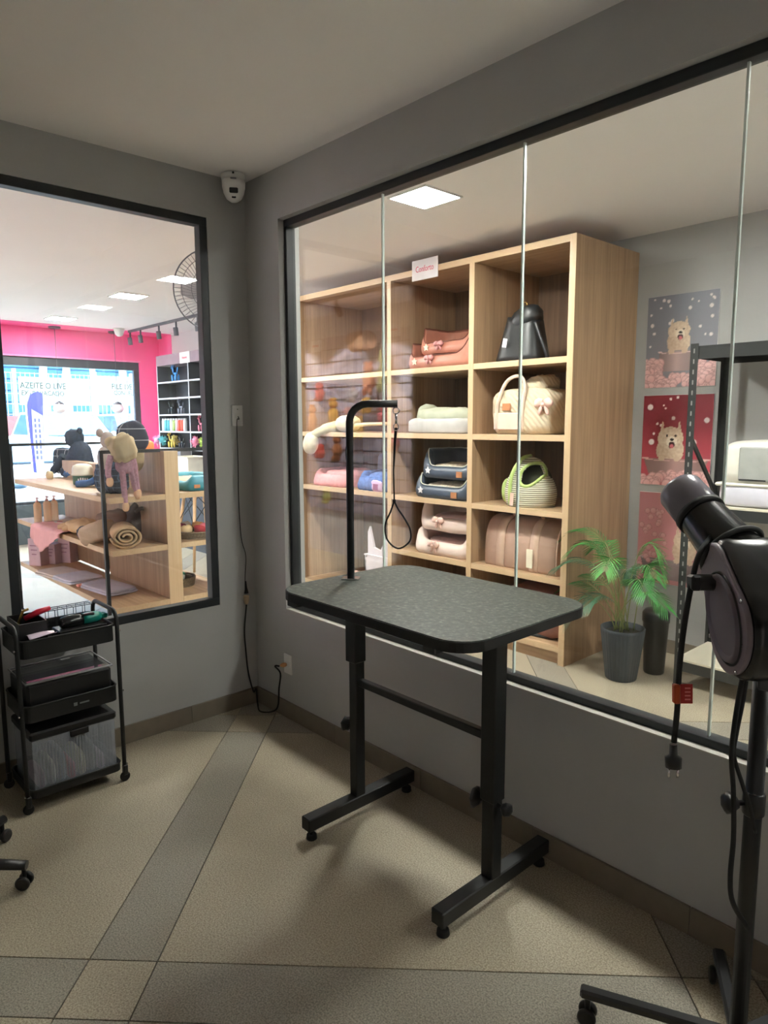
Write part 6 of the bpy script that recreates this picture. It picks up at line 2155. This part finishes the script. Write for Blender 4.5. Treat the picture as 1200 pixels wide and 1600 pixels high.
for (u_, v_, lb) in ((481, 540, 'small white card sign at the far end of the slat wall'), (602, 514, 'white card sign at the near end of the slat wall')):
    c = mir(u_, v_, 0.02)
    t = thing('slat_sign', lb, 'sign', c - Vector((0, 0, 0.06)))
    MB().bb(c.x - 0.11, c.x + 0.11, c.y - 0.004, c.y + 0.002, c.z - 0.07, c.z + 0.07, 0.001).build('card', WCARD, t)
    MB().bb(c.x - 0.06, c.x + 0.06, c.y + 0.002, c.y + 0.0026, c.z - 0.008, c.z + 0.012).build('lettering', PINKINK, t)

# ------------------------------------------------------------------ street outside
struct('ground_pavement', MB().bb(-11.0, -6.85, -16, 22, -0.3, -0.02), pbr('pale_concrete', rgb(150, 146, 140), 0.8))
struct('ground_street', MB().bb(-30.0, -11.0, -26, 34, -0.3, 0.35), pbr('pale_asphalt', rgb(120, 118, 116), 0.85))
WX = -19.0
zw, zf = on(100, 650, 0, WX).z, on(100, 584, 0, WX).z
struct('wall_street', MB().bb(WX - 0.25, WX, -14, 26, 0.35, zw), pbr('dusty_rose_render', rgb(128, 78, 82), 0.8, var=0.08, scale=2))
t = thing('street_fence', 'pale welded mesh fence along the top of the rose street wall', 'fence', (WX - 0.03, 6, zw))
FN = pbr('pale_galvanised', rgb(150, 158, 160), 0.5)
m = MB()
y = -9.0
while y < 17:
    m.bar((WX - 0.03, y, zw), (WX - 0.03, y, zf), 0.016)
    y += 0.13
z_ = zw + 0.05
while z_ < zf:
    m.bar((WX - 0.03, -9, z_), (WX - 0.03, 17, z_), 0.016)
    z_ += 0.30
o = m.build('mesh', FN, t)
o['kind'] = 'stuff'
for u_ in (-20, 24, 67, 103, 150, 207, 250, 300):
    y = on(u_, 600, 0, WX).y
    MB().bb(WX - 0.13, WX - 0.04, y - 0.05, y + 0.05, zw, zf + 0.1).build('post', FN, t)
BNR = pbr('white_banner', rgb(140, 142, 138), 0.7, var=0.01)
GRN = pbr('dark_green_print', rgb(8, 34, 28), 0.7)


def banner(u0, u1, v0, v1, lb, lines):
    a, b = on(u0, v0, 0, WX), on(u1, v1, 0, WX)
    t = thing('fence_banner', lb, 'banner', Vector((WX + 0.03, (a.y + b.y) / 2, b.z)))
    MB().bb(WX - 0.021, WX - 0.006, a.y, b.y, b.z, a.z).build('sheet', BNR, t)
    for (txt, u_, v_, hpx, sx_) in lines:
        q = on(u_, v_, 0, WX + 0.05)
        s = (q - CAM).dot(FW) / F
        lettering(txt, hpx * s * 1.35, GRN, t, (WX - 0.004, q.y, q.z), (PI / 2, 0, PI / 2), ext=0.002, sx=sx_, align='LEFT', bold=0.012 * hpx * s)


banner(28, 142, 588, 634, 'white fence banner reading azeite olive', (('AZEITE O LIVE', 32, 602, 10, 0.80), ('EXTRAVACADO', 34, 614, 8, 0.82)))
banner(149, 232, 588, 634, 'white fence banner reading file, partly hidden by the jamb', (('FILE DE', 175, 604, 9, 0.85), ('CONGELADO', 179, 614, 7, 0.8)))
a = on(144, 575, 0, -18.5)
t = thing('utility_pole', 'pale concrete utility pole between the two fence banners', 'pole', (-18.5, a.y, 0.35))
MB().cyl((-18.5, a.y, 0.35), (-18.5, a.y, 7.0), 0.09, 16, 0.07).build('pole', pbr('pale_pole', rgb(200, 204, 214), 0.7), t)
MB().bb(-18.46, -18.34, a.y + 0.08, a.y + 0.26, 3.4, 3.9, 0.01).build('meter_box', TR, t)
MB().bar((-18.5, a.y - 0.5, 5.2), (-18.5, a.y + 0.5, 5.2), 0.08).build('cross_arm', TR, t)
t = thing('blue_building', 'pale blue clad building behind the fence', 'building', (-25, 6, 0.35))
BLU = pbr('sky_blue_cladding', rgb(44, 92, 124), 0.7, var=0.05)
MB().bb(-28, -25, -16, 30, 0.35, 11).build('wall', BLU, t)
zz = 2.0
while zz < 8:
    MB().bb(-25, -24.94, -12, 26, zz, zz + 0.36).build('cladding_board', BLU, t)
    zz += 0.42
for u_ in (67, 103, 190):
    y = on(u_, 580, 0, -24.9).y
    MB().bb(-24.94, -24.8, y - 0.12, y + 0.12, 0.35, 9).build('pilaster', FN, t)


def car(label, y, x, mt, h=1.55, w=1.72, L=3.9, z0=0.35, rot=0.0):
    t = thing('car', label, 'car', (x, y, z0))
    R = rz(rot)

    def Q(a, b, c_):
        return Vector((x, y, z0)) + R @ Vector((a, b, c_))
    sec = [(-L / 2, 0.35, 0.75), (-L / 2 + 0.15, 0.25, 0.95), (0.6, 0.2, 0.98), (1.1, 0.2, 0.95), (L / 2 - 0.12, 0.25, 0.80), (L / 2, 0.32, 0.62)]
    vs, fs = [], []
    for (a, zl, zh) in sec:
        for (b, c_) in ((-w / 2 + 0.08, zl), (-w / 2, zl + 0.15), (-w / 2 + 0.02, zh - 0.12), (-w / 2 + 0.12, zh), (w / 2 - 0.12, zh), (w / 2 - 0.02, zh - 0.12), (w / 2, zl + 0.15), (w / 2 - 0.08, zl)):
            vs.append(Q(a, b, c_))
    for i in range(len(sec) - 1):
        for q in range(8):
            q2 = (q + 1) % 8
            fs.append((i * 8 + q, i * 8 + q2, i * 8 + 8 + q2, i * 8 + 8 + q))
    fs += [tuple(range(8)), tuple(reversed(range(40, 48)))]
    MB().add(vs, fs, True).build('body', mt, t)
    vs = []
    for (a, b, c_) in ((-L / 2 + 0.2, w / 2 - 0.1, 0.94), (1.0, w / 2 - 0.1, 0.94), (0.25, w / 2 - 0.26, h - 0.02), (-L / 2 + 0.55, w / 2 - 0.26, h - 0.02)):
        vs += [Q(a, -b, c_), Q(a, b, c_)]
    MB().add(vs, [(0, 2, 4, 6), (1, 7, 5, 3), (4, 5, 7, 6), (2, 3, 5, 4), (0, 6, 7, 1), (0, 1, 3, 2)]).build('cabin', mt, t)
    gl = D.materials.get('car_glass') or pbr('car_glass', rgb(56, 84, 104), 0.1, var=0.02)
    b0, b1 = w / 2 - 0.17, w / 2 - 0.31
    MB().add([Q(0.985, -b0, 0.99), Q(0.985, b0, 0.99), Q(0.32, b1, h - 0.06), Q(0.32, -b1, h - 0.06)], [(0, 1, 2, 3)]).build('windscreen', gl, t, solid=0.03)
    for sg in (-1, 1):
        MB().add([Q(-1.5, sg * (w / 2 - 0.1), 1.0), Q(0.75, sg * (w / 2 - 0.1), 1.0), Q(0.15, sg * (w / 2 - 0.25), h - 0.08), Q(-1.3, sg * (w / 2 - 0.25), h - 0.08)], [(0, 1, 2, 3)]).build('side_window', gl, t, solid=0.02)
        MB().blob(Q(0.85, sg * (w / 2 + 0.08), 1.0), (0.1, 0.18, 0.13), nu=12, nv=8).build('mirror', mt, t)
        MB().blob(Q(L / 2 - 0.08, sg * (w / 2 - 0.28), 0.66), (0.14, 0.34, 0.15), nu=14, nv=8).build('headlight', gl, t)
        for a in (-1.2, 1.2):
            MB().cyl(Q(a, sg * (w / 2 - 0.2), 0.31), Q(a, sg * (w / 2 + 0.01), 0.31), 0.31, 22, bev=0.03).build('wheel', RUBBER, t)
    return t


WCAR = pbr('white_car_paint', rgb(190, 190, 190), 0.25, var=0.01)
car('white hatchback parked across the street behind the gondola', on(112, 690, 0, -13.8).y, -14.2, WCAR, h=1.56)
car('silver blue car parked right of the white hatchback', on(212, 690, 0, -15.6).y, -15.6, pbr('silver_car_paint', rgb(130, 146, 164), 0.25, var=0.01), h=1.54)
car('white car parked nearest the storefront at the left edge', on(6, 740, 0, -11.5).y, -10.2, WCAR, h=1.42, z0=-0.02)
a = on(62, 700, 0, -8.6)
t = thing('feather_flag', 'blue and white feather flag standing on the pavement', 'flag', (-8.6, a.y, -0.02))
MB().tube(smoothpts([(-8.6, a.y - 0.13, 0), (-8.6, a.y - 0.13, 1.0), (-8.6, a.y - 0.16, 1.9), (-8.6, a.y - 0.08, 2.13), (-8.6, a.y + 0.08, 2.16)], 5), 0.012, 8).build('pole', WHITEP, t)
prof = [(-0.125, 0.85), (0.03, 0.80), (0.07, 1.2), (0.085, 1.7), (0.10, 2.1), (0.02, 2.13), (-0.09, 2.08), (-0.155, 1.9), (-0.145, 1.4)]
MB().prism([(a.y + p_, q_) for p_, q_ in prof], 0, -8.604, -8.598).build('sail', pbr('violet_blue_sail', rgb(54, 58, 150), 0.6), t)
MB().prism([(a.y - 0.07, 0.82), (a.y + 0.03, 0.80), (a.y + 0.065, 1.2), (a.y + 0.075, 1.75), (a.y - 0.085, 1.85), (a.y - 0.09, 1.4)], 0, -8.598, -8.595).build('white_panel', BNR, t)
m = MB()
for q in range(8):
    for k_ in range(2):
        m.bb(-8.595, -8.593, a.y - 0.055 + 0.06 * k_, a.y - 0.03 + 0.06 * k_, 1.05 + q * 0.085, 1.105 + q * 0.085)
m.build('lettering', pbr('navy_print', rgb(70, 76, 110), 0.7), t)
